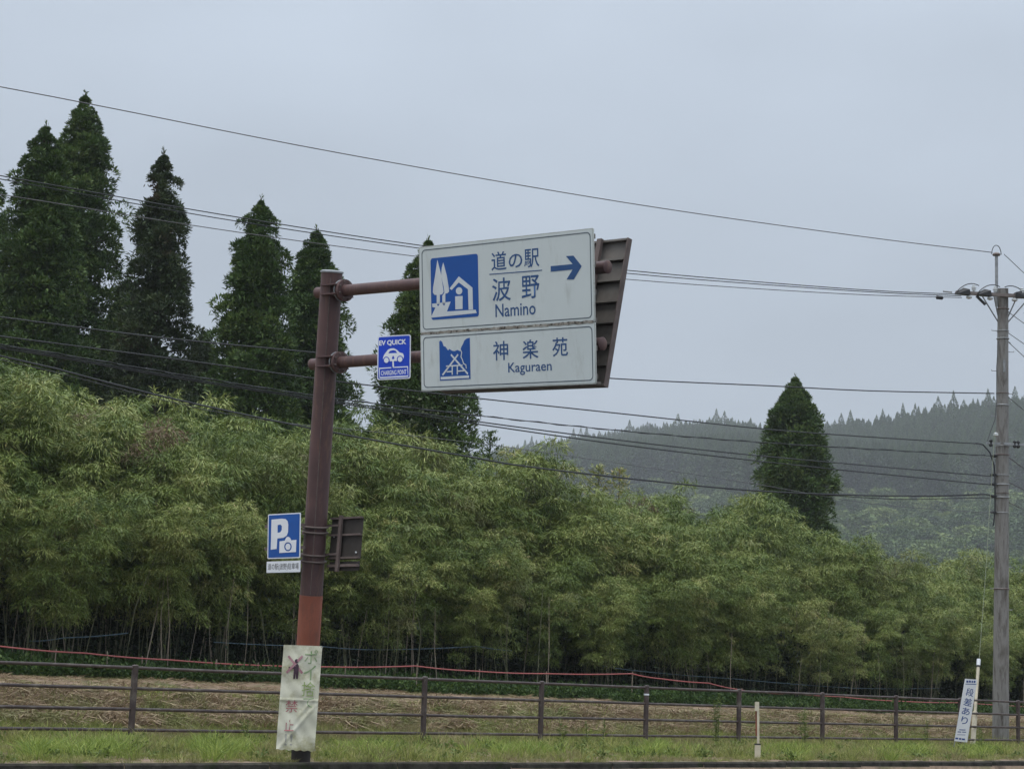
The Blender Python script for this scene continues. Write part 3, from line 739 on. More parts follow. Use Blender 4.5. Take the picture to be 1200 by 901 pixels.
def sk7(pts, wd, mat, h, nm='cross_mark'):
    q_ = topl(plc, K7(pts)); lay(nm, loops_mesh(nm, [stroke(q_, wd / 6.436 * 23.4 / 2400)], .0008), plc, h, M[mat], ban, wrinkle)
sk7([(128, 118), (180, 180), (234, 248)], 17, 'ink_red', .009); sk7([(236, 118), (178, 180), (114, 244)], 17, 'ink_red', .0102)
S([[(158, 188), (200, 176), (208, 190), (206, 240), (200, 290), (187, 291), (184, 246), (179, 290), (165, 290), (170, 214), (137, 214), (129, 205), (133, 199), (150, 200)]], 'person_symbol', 'ink_dark', plc, K7, ban, .0114, .0008, wrinkle)
S([circ(192, 156, 15, 16)], 'person_symbol', 'ink_dark', plc, K7, ban, .0114, .0008, wrinkle)
for i, (cx, cy) in enumerate((((BC[0][0] + .012), BC[0][1] - .012), (BC[1][0] - .012, BC[1][1] - .012), (BC[3][0] + .012, BC[3][1] + .015), (BC[2][0] - .012, BC[2][1] + .015))):
    back = pole_x(plc.P(cx, cy).z); p = plc.P(cx, cy, .008); sg = -1 if i % 2 == 0 else 1
    MB().tube([p, p + Vector((sg * .015, .08, .0)), Vector((back.x + sg * PR * .9, back.y - .02, p.z))], .004, 5).build('tie_string', M['wire_grey'], ban)

# ------------------------------------------------------------------ stake, leaning step board
def stake():
    p = ground_pt(888, 889, 0.0); d = (Vector((0, 1, 0)))
    t = thing('marker_stake', 'cream marker stake with a rusty strip and black band, standing by the kerb', 'stake', p)
    k = p.y / FPX; h = 66 * k
    MB().box(p + Vector((-.004, 0, .10)), (.085, .06, .24)).build('foot_sleeve', M['cream'], t)
    MB().box(p + Vector((-.006, 0, .225)), (.09, .064, .022)).build('black_band', M['cover'], t)
    MB().box(p + Vector((-.002, .0, .22 + (h - .22) / 2)), (.034, .04, h - .25), Matrix.Rotation(Rd(-1.2), 3, 'Y')).build('upright', M['cream'], t)
    MB().box(p + Vector((-.03, .012, .55)), (.022, .02, .40), Matrix.Rotation(Rd(-1.2), 3, 'Y')).build('rusty_strip', M['rust'], t)
    MB().box(p + Vector((-.022, .0, h - .08)), (.062, .05, .14), Matrix.Rotation(Rd(-1.2), 3, 'Y')).build('stake_head', M['cream'], t)
stake()
def step_board():
    pl = Plane(at(1132, 832, 42.5), (.99, .0, -.165), (.16, -.12, .98))
    Q = [pl.px(*p) for p in ((1131, 795), (1145.3, 796), (1133.4, 869.5), (1118.3, 867.8))]
    t = thing('step_warning_board', 'narrow white board with blue Japanese text leaning by the utility pole guy wire', 'sign', pl.P(0, Q[2][1]))
    lay('board', loops_mesh('board', [Q], .012), pl, -.006, M['board_white'], t)
    K = crop(1105, 785, 9.48)
    cc = pl.px(1132, 832)
    for ch, bx in (('段', (255, 200, 342, 290)), ('差', (230, 308, 322, 396)), ('あ', (211, 414, 300, 496)), ('り', (203, 514, 277, 600))):
        T(ch, bx, 'lettering', 'board_blue', pl, K, t, .006, .002)
    S([[(252, 148), (372, 152), (371, 160), (250, 156)]], 'rule_line', 'board_blue', pl, K, t, .001)
    for i, (x_, y_, w_) in enumerate(((262, 112, 22), (290, 112, 22), (320, 114, 16), (343, 114, 20), (182, 655, 70), (165, 678, 40), (215, 680, 44), (160, 712, 90), (140, 745, 30), (180, 750, 26), (212, 755, 34))):
        hh = 26 if y_ < 130 else (12 if y_ < 700 else 8 if y_ < 730 else 22)
        S([[(x_, y_), (x_ + w_, y_ + 3), (x_ + w_ - 3, y_ + hh), (x_ - 3, y_ + hh - 3)]], 'small_print', 'board_blue', pl, K, t, .001)
    for a in (.12, .88):
        x_ = Q[3][0] + (Q[2][0] - Q[3][0]) * a; top = Q[0][0] + (Q[1][0] - Q[0][0]) * a
        p0 = pl.P(x_ - .01, Q[3][1] - .12, -.03); p1 = pl.P(top, Q[0][1] - .01, -.03)
        MB().tube([p0, p1], .012, 6).build('leg', M['galv'], t)
step_board()

# ------------------------------------------------------------------ utility pole
UD = 50.0
ub = at(1172.5, 868, UD); ub.z = -.1
ut = at(1175.5, 338, UD); ut.x = ub.x + (ut.x - ub.x)
def up_at(z): return ub + (ut - ub) * ((z - ub.z) / (ut.z - ub.z))
utp = thing('utility_pole', 'grey concrete utility pole with a crossarm and insulators at the right edge', 'utility pole', (ub.x, ub.y, 0))
MB().tube([up_at(z) for z in np.linspace(-.1, ut.z, 12)], list(np.linspace(.205, .125, 12)), 28).build('pole', M['concrete'], utp)
def pz(py): return at(1172, py, UD).z
ax_ = Vector((1, .12, 0)).normalized()
zc = pz(347.5)
mA = Matrix((ax_, Vector((0, 0, 1)).cross(ax_), Vector((0, 0, 1)))).transposed()
cA = up_at(zc) - mA.col[1] * .17
MB().box(cA, (2.5, .08, .08), mA).build('crossarm', M['bolt'], utp)
for s_, ln in ((-1, .62), (-1, .30), (1, .62), (1, .30)):
    MB().tube([cA + ax_ * s_ * ln, up_at(zc - .62 + (.12 if ln < .5 else 0)) + ax_ * s_ * .12], .016, 6).build('brace', M['galv'], utp)
def insul_at(off, zoff=.04):
    p = cA + ax_ * off + Vector((0, 0, zoff))
    MB().lathe(p, (0, 0, 1), [(0, .02), (.03, .022), (.04, .055), (.06, .05), (.07, .03), (.09, .06), (.11, .055), (.12, .03), (.15, .04), (.17, .02)], 12).build('pin_insulator', M['insul'], utp)
for off in (-.80, -.26, .42, .95): insul_at(off)
def tens(off, sgn=-1):
    p = cA + ax_ * off + Vector((0, 0, .0))
    ud = Vector((0, 0, 1)); yy_ = mA.col[1] * .09; V_ = []
    for sg in (-1, 1):
        for (a__, b__) in ((-.04, -.05), (.30, -.04), (.30, .01), (.12, .12), (-.02, .08)):
            V_.append(p + ax_ * sgn * a__ + ud * b__ + yy_ * sg * (.4 if b__ > .1 else 1))
    MB().add(V_, [(0, 1, 2, 3, 4), (9, 8, 7, 6, 5)] + [(k, 5 + k, 5 + (k + 1) % 5, (k + 1) % 5) for k in range(5)]).build('cable_clamp_cover', M['cover'], utp)
    MB().tube([p + ax_ * sgn * .4, p + ax_ * sgn * .62 + Vector((0, 0, .01))], .022, 6).build('strain_rod', M['galv'], utp)
    MB().lathe(p + Vector((0, 0, -.09)) + ax_ * -sgn * .03, (0, 0, 1), [(-.05, .03), (-.03, .07), (.0, .075), (.03, .04)], 12).build('strain_insulator', M['insul'], utp)
    q0 = p + ax_ * sgn * .3; q1 = p + ax_ * -sgn * .28 + Vector((0, 0, .20)); m_ = (q0 + q1) / 2 + Vector((0, 0, .24))
    pts = [q0 * (1 - t) ** 2 + m_ * 2 * t * (1 - t) + q1 * t * t for t in np.linspace(0, 1, 10)]
    MB().tube(pts, .012, 5).build('jumper_wire', M['wire'], utp)
tens(-.95); tens(-.42); tens(.26, 1); tens(.78, 1)
MB().box(cA + ax_ * -.62 + Vector((0, 0, -.16)), (.30, .06, .05), mA @ Matrix.Rotation(Rd(42), 3, 'Y')).build('brace_clamp', M['cover'], utp)
pt0 = up_at(zc - .25) - ax_ * .16; pt1 = Vector((pt0.x, pt0.y, pz(298)))
MB().tube([pt0, pt1], .038, 10).build('top_pipe', M['galv'], utp)
MB().lathe(pt1, (0, 0, 1), [(0, .09), (.03, .10), (.06, .08), (.08, .03)], 14).build('top_cap', M['bolt'], utp)
pts = [pt1 + ax_ * (.12 * math.cos(a)) + Vector((0, 0, .03 + .23 * math.sin(a))) for a in np.linspace(math.pi * 1.0, 0, 14)]
MB().tube(pts, .010, 5).build('jumper_wire', M['wire'], utp)
for i, py in enumerate((362, 388, 397, 461, 475, 523, 533, 557, 568, 578, 583, 601, 690)):
    z_ = pz(py); t_ = (z_ + .1) / (ut.z + .1); r_ = .205 + (.125 - .205) * t_
    MB().torus(up_at(z_), (0, 0, 1), r_ + .006, .012 if i % 2 else .018, 26, 6).build('pole_band', M['galv'] if i % 3 else M['bolt'], utp)
for i, py in enumerate((388, 412, 435, 461, 488, 512, 640, 664, 690, 714)):
    z_ = pz(py); s_ = -1 if i % 2 == 0 else 1; c_ = up_at(z_); r_ = .2
    MB().tube([c_ + ax_ * s_ * .1, c_ + ax_ * s_ * .28, c_ + ax_ * s_ * .28 + Vector((0, 0, .03))], .009, 5).build('step_bolt', M['galv'], utp)
z_ = pz(521)
MB().box(up_at(z_) + ax_ * .28 - mA.col[1] * .19, (.62, .05, .06), mA).build('bracket', M['galv'], utp)
MB().box(up_at(z_) - ax_ * .30 - mA.col[1] * .19, (.35, .045, .05), mA).build('bracket', M['galv'], utp)
for off in (-.36, .24, .33):
    MB().lathe(up_at(z_) + ax_ * off - mA.col[1] * .19 + Vector((0, 0, -.09)), (0, 0, 1), [(0, .03), (.04, .05), (.09, .03), (.15, .05), (.18, .02)], 10).build('spool_insulator', M['cover'], utp)
for py in (535, 557, 568, 582, 601):
    MB().lathe(up_at(pz(py)) - ax_ * .17 - mA.col[1] * .06, -ax_, [(0, .03), (.05, .045), (.10, .03), (.16, .015)], 10).build('cable_clamp', M['cover'], utp)
MB().lathe(at(1167, 509, UD - .25), (0, 0, 1), [(-.05, .02), (-.03, .06), (.02, .06), (.05, .02)], 12).build('white_insulator', M['insul'], utp)
pts = [at(x_, y_, UD - .3) for x_, y_ in ((1157, 517), (1161, 505), (1166, 492), (1168, 470), (1168, 430), (1170, 400))]
MB().tube(pts, .011, 5).build('down_cable', M['wire_grey'], utp)
pts = [at(x_, y_, UD - .28) for x_, y_ in ((1143, 519), (1152, 521), (1160, 530), (1165, 545), (1166, 560), (1166, 600), (1164, 616))]
MB().tube(pts, .018, 6).build('down_cable', M['wire'], utp)
MB().box(up_at(pz(430)) + Vector((0, -.16, 0)), (.05, .02, .3)).build('number_plate', M['galv'], utp)

# guy wire with its guard tube
g0 = at(1166, 500, UD - .2); g1 = at(1140, 872, 46.5)
gw = thing('guy_wire', 'thin guy wire slanting down from the utility pole into a cream guard tube', 'guy wire', (g1.x, g1.y, 0))
MB().tube([g0, g0 * .5 + g1 * .5 + Vector((0.02, 0, 0)), g1], .0065, 5).build('wire', M['yellowgreen'], gw)
f_ = lambda py: g0 + (g1 - g0) * ((py - 500) / 372)
MB().tube([f_(783), f_(874)], .036, 10).build('guard_tube', M['cream'], gw)
MB().tube([f_(836), f_(872)], .058, 12).build('lower_guard', M['cream'], gw)
MB().tube([f_(777), f_(784)], .045, 10).build('guard_cap', M['board_white'], gw)
MB().tube([f_(782), f_(786)], .042, 10).build('guard_band', M['cover'], gw)

# ------------------------------------------------------------------ overhead wires
def wire(name, pts, r, label, mat='wire', dl=38.0, dr=UD - .25, group='power and telephone wires', twist=0, x_ref=(0, 1172), cat='overhead wire'):
    """pts are photo points of the wire; depth runs from dl at the left edge to dr at the pole"""
    P = []
    for x_, y_ in pts:
        t = (x_ - x_ref[0]) / (x_ref[1] - x_ref[0])
        d = 1 / ((1 - t) / dl + t / dr); P.append(at(x_, y_, d))
    Q = []
    n = len(P)
    for i in range(n - 1):          # smooth interpolation
        a = P[max(i - 1, 0)]; b_ = P[i]; c_ = P[i + 1]; d_ = P[min(i + 2, n - 1)]
        k = max(2, int((c_ - b_).length / .8))
        for j in range(k):
            t = j / k
            Q.append(.5 * ((2 * b_) + (c_ - a) * t + (2 * a - 5 * b_ + 4 * c_ - d_) * t * t + (3 * b_ - a - 3 * c_ + d_) * t ** 3))
    Q.append(P[-1])
    b = MB(); b.tube(Q, r, 5)
    if twist:
        T_ = []
        for i in range(len(Q) - 1):
            for j in range(4):
                t = j / 4; p = Q[i] * (1 - t) + Q[i + 1] * t; a = (i * 4 + j) * 1.3
                T_.append(p + Vector((0, math.cos(a), math.sin(a))) * (r * 1.6))
        b.tube(T_, r * .6, 4)
    o = b.build(name, M[mat]); tag(o, label, cat, group); return o
wire('overhead_wire', [(-260, 55), (0, 102), (130, 127), (400, 180), (735, 238), (1000, 276), (1163, 296)], .011, 'uppermost thin wire high across the sky to the very top of the utility pole', 'wire_grey')
wire('overhead_wire', [(-260, 160), (0, 206), (250, 250), (491, 287.5), (736, 317), (1000, 339), (1113, 344.5), (1124, 345)], .011, 'upper wire of the close pair passing behind the top of the large sign', 'wire')
wire('overhead_wire', [(-260, 166), (0, 210), (250, 255), (491, 291), (736, 320.5), (1000, 341), (1115, 346.5), (1124, 347)], .010, 'lower wire of the close pair passing behind the top of the large sign', 'wire')
wire('overhead_wire', [(-260, 190), (0, 228), (250, 268), (491, 301), (736, 327.5), (980, 344), (1112, 348.5), (1126, 349)], .009, 'single wire just below the close pair behind the large white sign', 'wire_grey')
wire('overhead_wire', [(-260, 340), (0, 371.5), (183, 395), (368, 413), (560, 431), (726, 444), (900, 452), (1020, 458), (1165, 461)], .014, 'black wire crossing the sky just under the large sign and level to the pole', 'wire')
wire('overhead_wire', [(-260, 360), (0, 394), (200, 420), (365, 443), (437, 452), (553, 466), (740, 486), (900, 503), (1020, 512), (1148, 520)], .014, 'black wire descending before the far forest to the bracket on the utility pole', 'wire')
wire('overhead_wire', [(-260, 370), (0, 404), (200, 437), (365, 463), (500, 480), (700, 502), (860, 516), (1000, 525), (1160, 534)], .011, 'thin cable wrapped with a spiral wire, second of the four above the thick low cable', 'wire', twist=1)
wire('overhead_wire', [(-260, 371), (0, 406), (200, 440), (380, 468), (560, 494), (720, 515), (860, 531), (1000, 544), (1162, 558)], .014, 'upper of two parallel black cables running down in front of the cedars to the pole', 'wire')
wire('overhead_wire', [(-260, 374), (0, 408), (200, 442), (380, 470), (560, 497), (720, 520), (860, 537), (1000, 552), (1162, 568)], .014, 'lower of two parallel black cables running down in front of the cedars to the pole', 'wire')
wire('overhead_wire', [(-260, 375), (0, 417), (180, 462), (365, 502), (560, 537), (640, 549.5), (860, 573), (1000, 580), (1100, 581), (1154, 579), (1164, 582)], .019, 'thickest black cable, lowest across the bamboo thicket', 'wire')
wire('overhead_wire', [(-260, 378), (0, 421), (180, 466), (300, 491), (430, 505), (565, 520), (720, 542), (880, 566), (1020, 590), (1164, 601)], .007, 'faint thin wire sagging just over the tops of the bamboo', 'wire_grey')
wire('overhead_wire', [(960, 579.5), (1050, 585), (1110, 584), (1164, 583)], .010, 'short loose cable hanging just beneath the thickest low cable near the pole', 'wire')
RW = [((1177, 298), (1200, 320), (1330, 440), 'topmost of the wires running down to the right from the utility pole'),
      ((1200, 367), (1240, 369), (1330, 374), 'level wire leaving the right end of the crossarm'),
      ((1183, 366), (1200, 379), (1330, 470), 'wire slanting down to the right from just under the crossarm'),
      ((1183, 391), (1200, 403), (1330, 492), 'second slanting wire right of the pole under the crossarm'),
      ((1184, 402), (1200, 418), (1330, 535), 'third slanting wire right of the pole under the crossarm'),
      ((1183, 466), (1200, 481), (1330, 590), 'wire slanting down to the right from the middle of the pole'),
      ((1182, 535), (1200, 549), (1330, 640), 'upper low cable slanting down right of the pole bracket'),
      ((1182, 565), (1200, 574), (1330, 640), 'middle low cable slanting down right of the pole'),
      ((1182, 588), (1200, 597), (1330, 655), 'lowest cable slanting down right of the pole')]
for i, (a, b_, c_, lb) in enumerate(RW):
    wire('overhead_wire', [a, b_, c_], .012 if i > 5 else .009, lb, 'wire', dl=UD - .2, dr=UD + 18, x_ref=(1175, 1330))
# small spacer on the sky wire
o = MB().lathe(at(1102, 349, UD - .6), (1, .3, 0), [(-.12, .01), (-.1, .045), (.05, .045), (.08, .01)], 8).build('wire_sleeve', M['cover'])
tag(o, 'small black sleeve on the wire left of the crossarm', 'wire fitting')

# ------------------------------------------------------------------ red rope on stakes and blue rope in front of the thicket
RS = 10.6
def field_d(px, s): return col_hit(px, s)[1]
def rope(name, pts, r, mat, label, s):
    P = []
    for x_, y_ in pts:
        u, t = col_hit(x_, s); rr = ray(x_, y_); r0 = ray(x_, 830)
        P.append(EYE + rr * t)
    Q = []
    for i in range(len(P) - 1):
        k = 6
        for j in range(k):
            t = j / k; p = P[i] * (1 - t) + P[i + 1] * t; p.z -= .018 * math.sin(t * math.pi); Q.append(p)
    Q.append(P[-1]); o = MB().tube(Q, r, 6).build(name, M[mat]); tag(o, label, 'rope'); return P
RP = rope('red_rope', [(-60, 753), (0, 757), (100, 765), (200, 773), (325, 780), (376, 781), (487, 780), (557, 786), (640, 789), (740, 789), (775, 795), (830, 800), (868, 808), (892, 811), (930, 812), (985, 816), (1050, 821), (1125, 823), (1260, 830)], .017, 'rope', 'faded red rope strung along the edge of the bamboo behind the fence', RS)
rope('blue_rope', [(35, 751), (75, 747), (150, 741.5)], .012, 'rope_blue', 'short pale blue rope in the bamboo near the left edge', RS + 1.0)
rope('blue_rope', [(250, 752), (376, 757), (440, 761), (560, 757), (600, 762)], .010, 'rope_blue', 'dull blue rope strung low in the bamboo, crossing behind the brown post', RS + 1.0)
rope('blue_rope', [(700, 778), (740, 785), (860, 795), (1000, 806), (1100, 806)], .010, 'rope_blue', 'dull blue rope strung low between the bamboo stems right of the middle', RS + 1.2)
stm = None
for i, x_ in enumerate((-40, 60, 123, 165, 250, 300, 403, 487, 560, 640, 740, 868, 985, 1090)):
    u, t = col_hit(x_, RS); zb = float(terrain(u, RS)); j = rng.uniform(-.03, .03, 2)
    # stake top at the rope
    P_ = min(RP, key=lambda p: abs(project(np.array(p))[0] - x_)); zt = P_.z + .06
    b0 = us(u, RS, zb - .1); tt = us(u + j[0], RS + j[1], max(zt, zb + .45))
    o = MB().tube([b0, tt], [.016, .013], 6).build('rope_stake', M['stake'])
    tag(o, 'thin bleached wooden stake holding the red rope, %s from the left of the picture' % ['outermost', 'first', 'second', 'third', 'fourth', 'fifth', 'sixth', 'seventh', 'eighth', 'ninth', 'tenth', 'eleventh', 'twelfth', 'thirteenth'][i], 'stake', 'stakes holding the red rope')

# ------------------------------------------------------------------ cedars
def cedar_mesh(h, kr, d, seed, nc=760, per=64, zb=3.5, sparse=0.0, rmax=3.4, top=1.0, squat=1.0, lean=(0, 0)):
    """crown of a Japanese cedar: many small leaf tufts gathered in clumps round a tall parabolic envelope"""
    rg = np.random.default_rng(seed)
    dist = (h - zb) * rg.random(nc) ** .95 + 0.05          # below the tip
    R = np.minimum(kr * np.sqrt(dist * d / 2400.0) * 1.0, rmax)
    ang = rg.random(nc) * 2 * np.pi
    lump = 1 + .13 * np.sin(ang * 3 + dist * 1.7 + seed) + .12 * np.sin(ang * 5 - dist * 2.9) + .13 * np.sin(dist * 4.4 + ang * 2 + seed * 2)
    inner = rg.random(nc) < 0.28
    R = np.minimum(R, .06 + .66 * dist); rc0 = .45 * np.clip(.16 + dist / 3.5, .16, 1)
    rad = np.where(inner, rg.uniform(.1, .6, nc), rg.uniform(.76, 1.0, nc)) * np.maximum(R * lump - rc0 * .8, .02)
    if sparse > 0:
        ph = np.sin(dist * 2.6 + ang * 2 + seed) + np.sin(dist * 1.3 - ang * 3)
        keep = ph > (sparse * 2.2 - 1.6)
        dist, R, ang, rad, inner = [a[keep] for a in (dist, R, ang, rad, inner)]
    n = len(dist)
    lx = lean[0] * (h - dist) / h; ly = lean[1] * (h - dist) / h
    C = np.stack([rad * np.cos(ang) + lx, rad * np.sin(ang) + ly, h - dist - 0.12 * rad], 1)
    rc = rg.uniform(.32, .60, n) * (d / 75) ** .5 * np.clip(.16 + dist / 3.5, .16, 1) * squat
    out = np.stack([np.cos(ang), np.sin(ang), np.full(n, .45)], 1)
    # tufts of a clump
    m = per; Cn = np.repeat(C, m, 0); rr = np.repeat(rc, m); on = np.repeat(out, m, 0)
    dirs = norm(rg.normal(size=(n * m, 3)) + on * .5 + np.array([0, 0, .55]))
    base = Cn + dirs * (rr * rg.uniform(.80, 1.0, n * m))[:, None] * np.array([1, 1, .8])
    ld = norm(dirs * .8 + rg.normal(size=(n * m, 3)) * .45 + np.array([0, 0, .25]))
    tn = np.clip(np.repeat(rg.random(n), m) * .55 + rg.random(n * m) * .45, 0, 1)
    q_ = (d / 75) ** .7; sh = np.repeat(np.clip(.45 + dist / 4, .45, 1), m); ln = rg.uniform(.12, .25, n * m) * q_ * sh; wd = rg.uniform(.04, .085, n * m) * q_ * sh
    big_ = np.repeat(inner, m); wd = np.where(big_, wd * 2.2, wd)
    V, F, t = leaves(base, ld, ln, wd, rg, .1, tn)
    # leader
    k = 150; z_ = h + .22 - 1.5 * rg.random(k) ** .8
    sp_ = .008 + .13 * np.clip(h + .22 - z_, 0, 1.5)
    b2 = np.stack([rg.normal(size=k) * sp_ + lean[0], rg.normal(size=k) * sp_ + lean[1], z_], 1)
    v2, f2, t2 = leaves(b2, norm(rg.normal(size=(k, 3)) * .5 + np.array([0, 0, 1.2])), rg.uniform(.10, .18, k), np.full(k, .04), rg, 0)
    return join([(V, F, t), (v2, f2, t2)]), C, rc
def cedar(px, py, d, kr, seed, label, mat='cedar', lean=(0, 0), name='cedar_tree', **kw):
    tip = at(px, py, d); h = tip.z - 1.0
    base = Vector((tip.x - lean[0], tip.y - lean[1], 1.0))
    t = thing(name, label, 'cedar', base, None)
    kw['nc'] = int(kw.get('nc', 760) * .92); kw['per'] = 118
    (V, F, tn), C, rc = cedar_mesh(h, kr, d, seed, lean=lean, **kw)
    me = new_mesh('crown', V, F, tn); me.materials.append(M[mat])
    o = bpy.data.objects.new('crown', me); COL.objects.link(o); o.parent = t
    b = MB(); b.tube([(lean[0] * k, lean[1] * k, (h + .15) * k) for k in np.linspace(0, 1, 10)], list(np.linspace(.30, .02, 10) * (h / 20)), 10)
    o = b.build('trunk', M['bark'], None); o.parent = t
    rg = random.Random(seed); b = MB()
    for i in rg.sample(range(len(C)), min(80, len(C))):
        c_ = Vector(C[i]); k = c_.z / h
        s0 = Vector((lean[0] * k, lean[1] * k, c_.z - .25 * math.hypot(c_.x, c_.y)))
        b.tube([s0, (s0 + c_) / 2 + Vector((0, 0, .05)), c_], [.045, .03, .012], 4, caps=False)
    o = b.build('branches', M['bark'], None); o.parent = t; o['kind'] = 'stuff'
    return t, V
cedar(-14, 196, 74, 3.3, 11, 'dark cedar at the far left edge, mostly cut off by the picture frame', nc=500)
cedar(54, 149, 71, 3.75, 12, 'full dark green cedar nearest the left edge, in front of the tallest one', nc=900)
cedar(100, 114, 79, 3.95, 13, 'tallest cedar with a lumpy pointed top, second from the left', nc=850, lean=(-.5, 0))
cedar(192, 182, 75, 3.25, 14, 'thin ragged cedar with sky showing through and brownish lower branches', 'cedar_old', nc=1050, sparse=.60, lean=(-.2, 0), squat=.95)
cedar(306, 237, 70, 3.9, 15, 'full conical cedar left of the brown post', nc=850, sparse=.05)
cedar(371, 272, 76, 3.6, 16, 'cedar directly behind the top of the brown post', nc=800)
ct, CV = cedar(502, 284, 69, 4.2, 17, 'broad dark cedar behind the large white sign with pale creeper leaves on it', nc=950, squat=1.05)
cedar(932, 444, 105, 4.0, 18, 'lone dense dark cedar standing right of centre above the bamboo', nc=1100, per=60, rmax=1.95, squat=1.0)
cedar(150, 330, 86, 4.4, 19, 'shorter cedar filling the gap behind the tallest and the ragged ones', nc=700, sparse=.05)
cedar(238, 392, 82, 5.0, 20, 'low reddish-tinged cedar between the ragged cedar and the conical one', 'cedar_old', nc=700, sparse=.25)
# pale creeper on the lower front of the cedar behind the sign
rg = np.random.default_rng(5)
sel = CV[::4]; lo = sel[(sel[:, 2] < 13.5) & (sel[:, 2] > 7) & (sel[:, 1] < -.6)]
ph = np.sin(lo[:, 0] * 2.2 + lo[:, 2]) + np.sin(lo[:, 2] * 1.7 - lo[:, 0])
lo = lo[ph > .2]; lo = lo[rg.permutation(len(lo))[:900]]
V, F, t = leaves(lo + np.array([0, -.1, 0]), norm(rg.normal(size=lo.shape) + np.array([0, -1, -.2])), rg.uniform(.09, .17, len(lo)), rg.uniform(.07, .12, len(lo)), rg)
me = new_mesh('creeper', V, F, t); me.materials.append(M['pale_leaf']); o = bpy.data.objects.new('creeper', me); COL.objects.link(o); o.parent = ct; o['kind'] = 'stuff'
# small young cedars poking out of the thicket
def young(px, py, d, seed, label):
    tip = at(px, py, d); h = tip.z - 1.0; rg = np.random.default_rng(seed)
    t = thing('young_cedar', label, 'young cedar', (tip.x, tip.y, 1.0), 'young cedars rising out of the thicket')
    parts = []; nb_ = 60
    b = MB(); b.tube([(0, 0, 0), (0, 0, h)], [.06, .01], 6); o = b.build('trunk', M['bark'], None); o.parent = t
    for i in range(nb_):
        dz = 3.4 * (i / nb_) ** 1.0 + .05; r_ = .18 + .30 * dz; a = i * 2.4 + rg.random()
        k = 34; s = rg.random(k)
        base = np.stack([np.cos(a) * r_ * s, np.sin(a) * r_ * s, h - dz + .35 * s * r_ - .25 * s * s * r_], 1) + rg.normal(size=(k, 3)) * .035
        dd = norm(np.array([np.cos(a), np.sin(a), .5]) + rg.normal(size=(k, 3)) * .6)
        parts.append(leaves(base, dd, rg.uniform(.08, .17, k), rg.uniform(.03, .05, k), rg))
    V, F, tn = join(parts); me = new_mesh('crown', V, F, tn); me.materials.append(M['bamboo'] if seed > 40 else M['cedar']); o = bpy.data.objects.new('crown', me); COL.objects.link(o); o.parent = t
young(575, 505, 66, 40, 'slim young cedar poking above the bamboo just right of the cedar behind the sign')
young(603, 531, 66, 43, 'small young cedar tip right of the slim one above the bamboo')
young(702, 545, 68, 41, 'left of two small cedar tips above the bamboo, halfway to the lone cedar')
young(726, 549, 70, 42, 'right of two small cedar tips above the bamboo, halfway to the lone cedar')

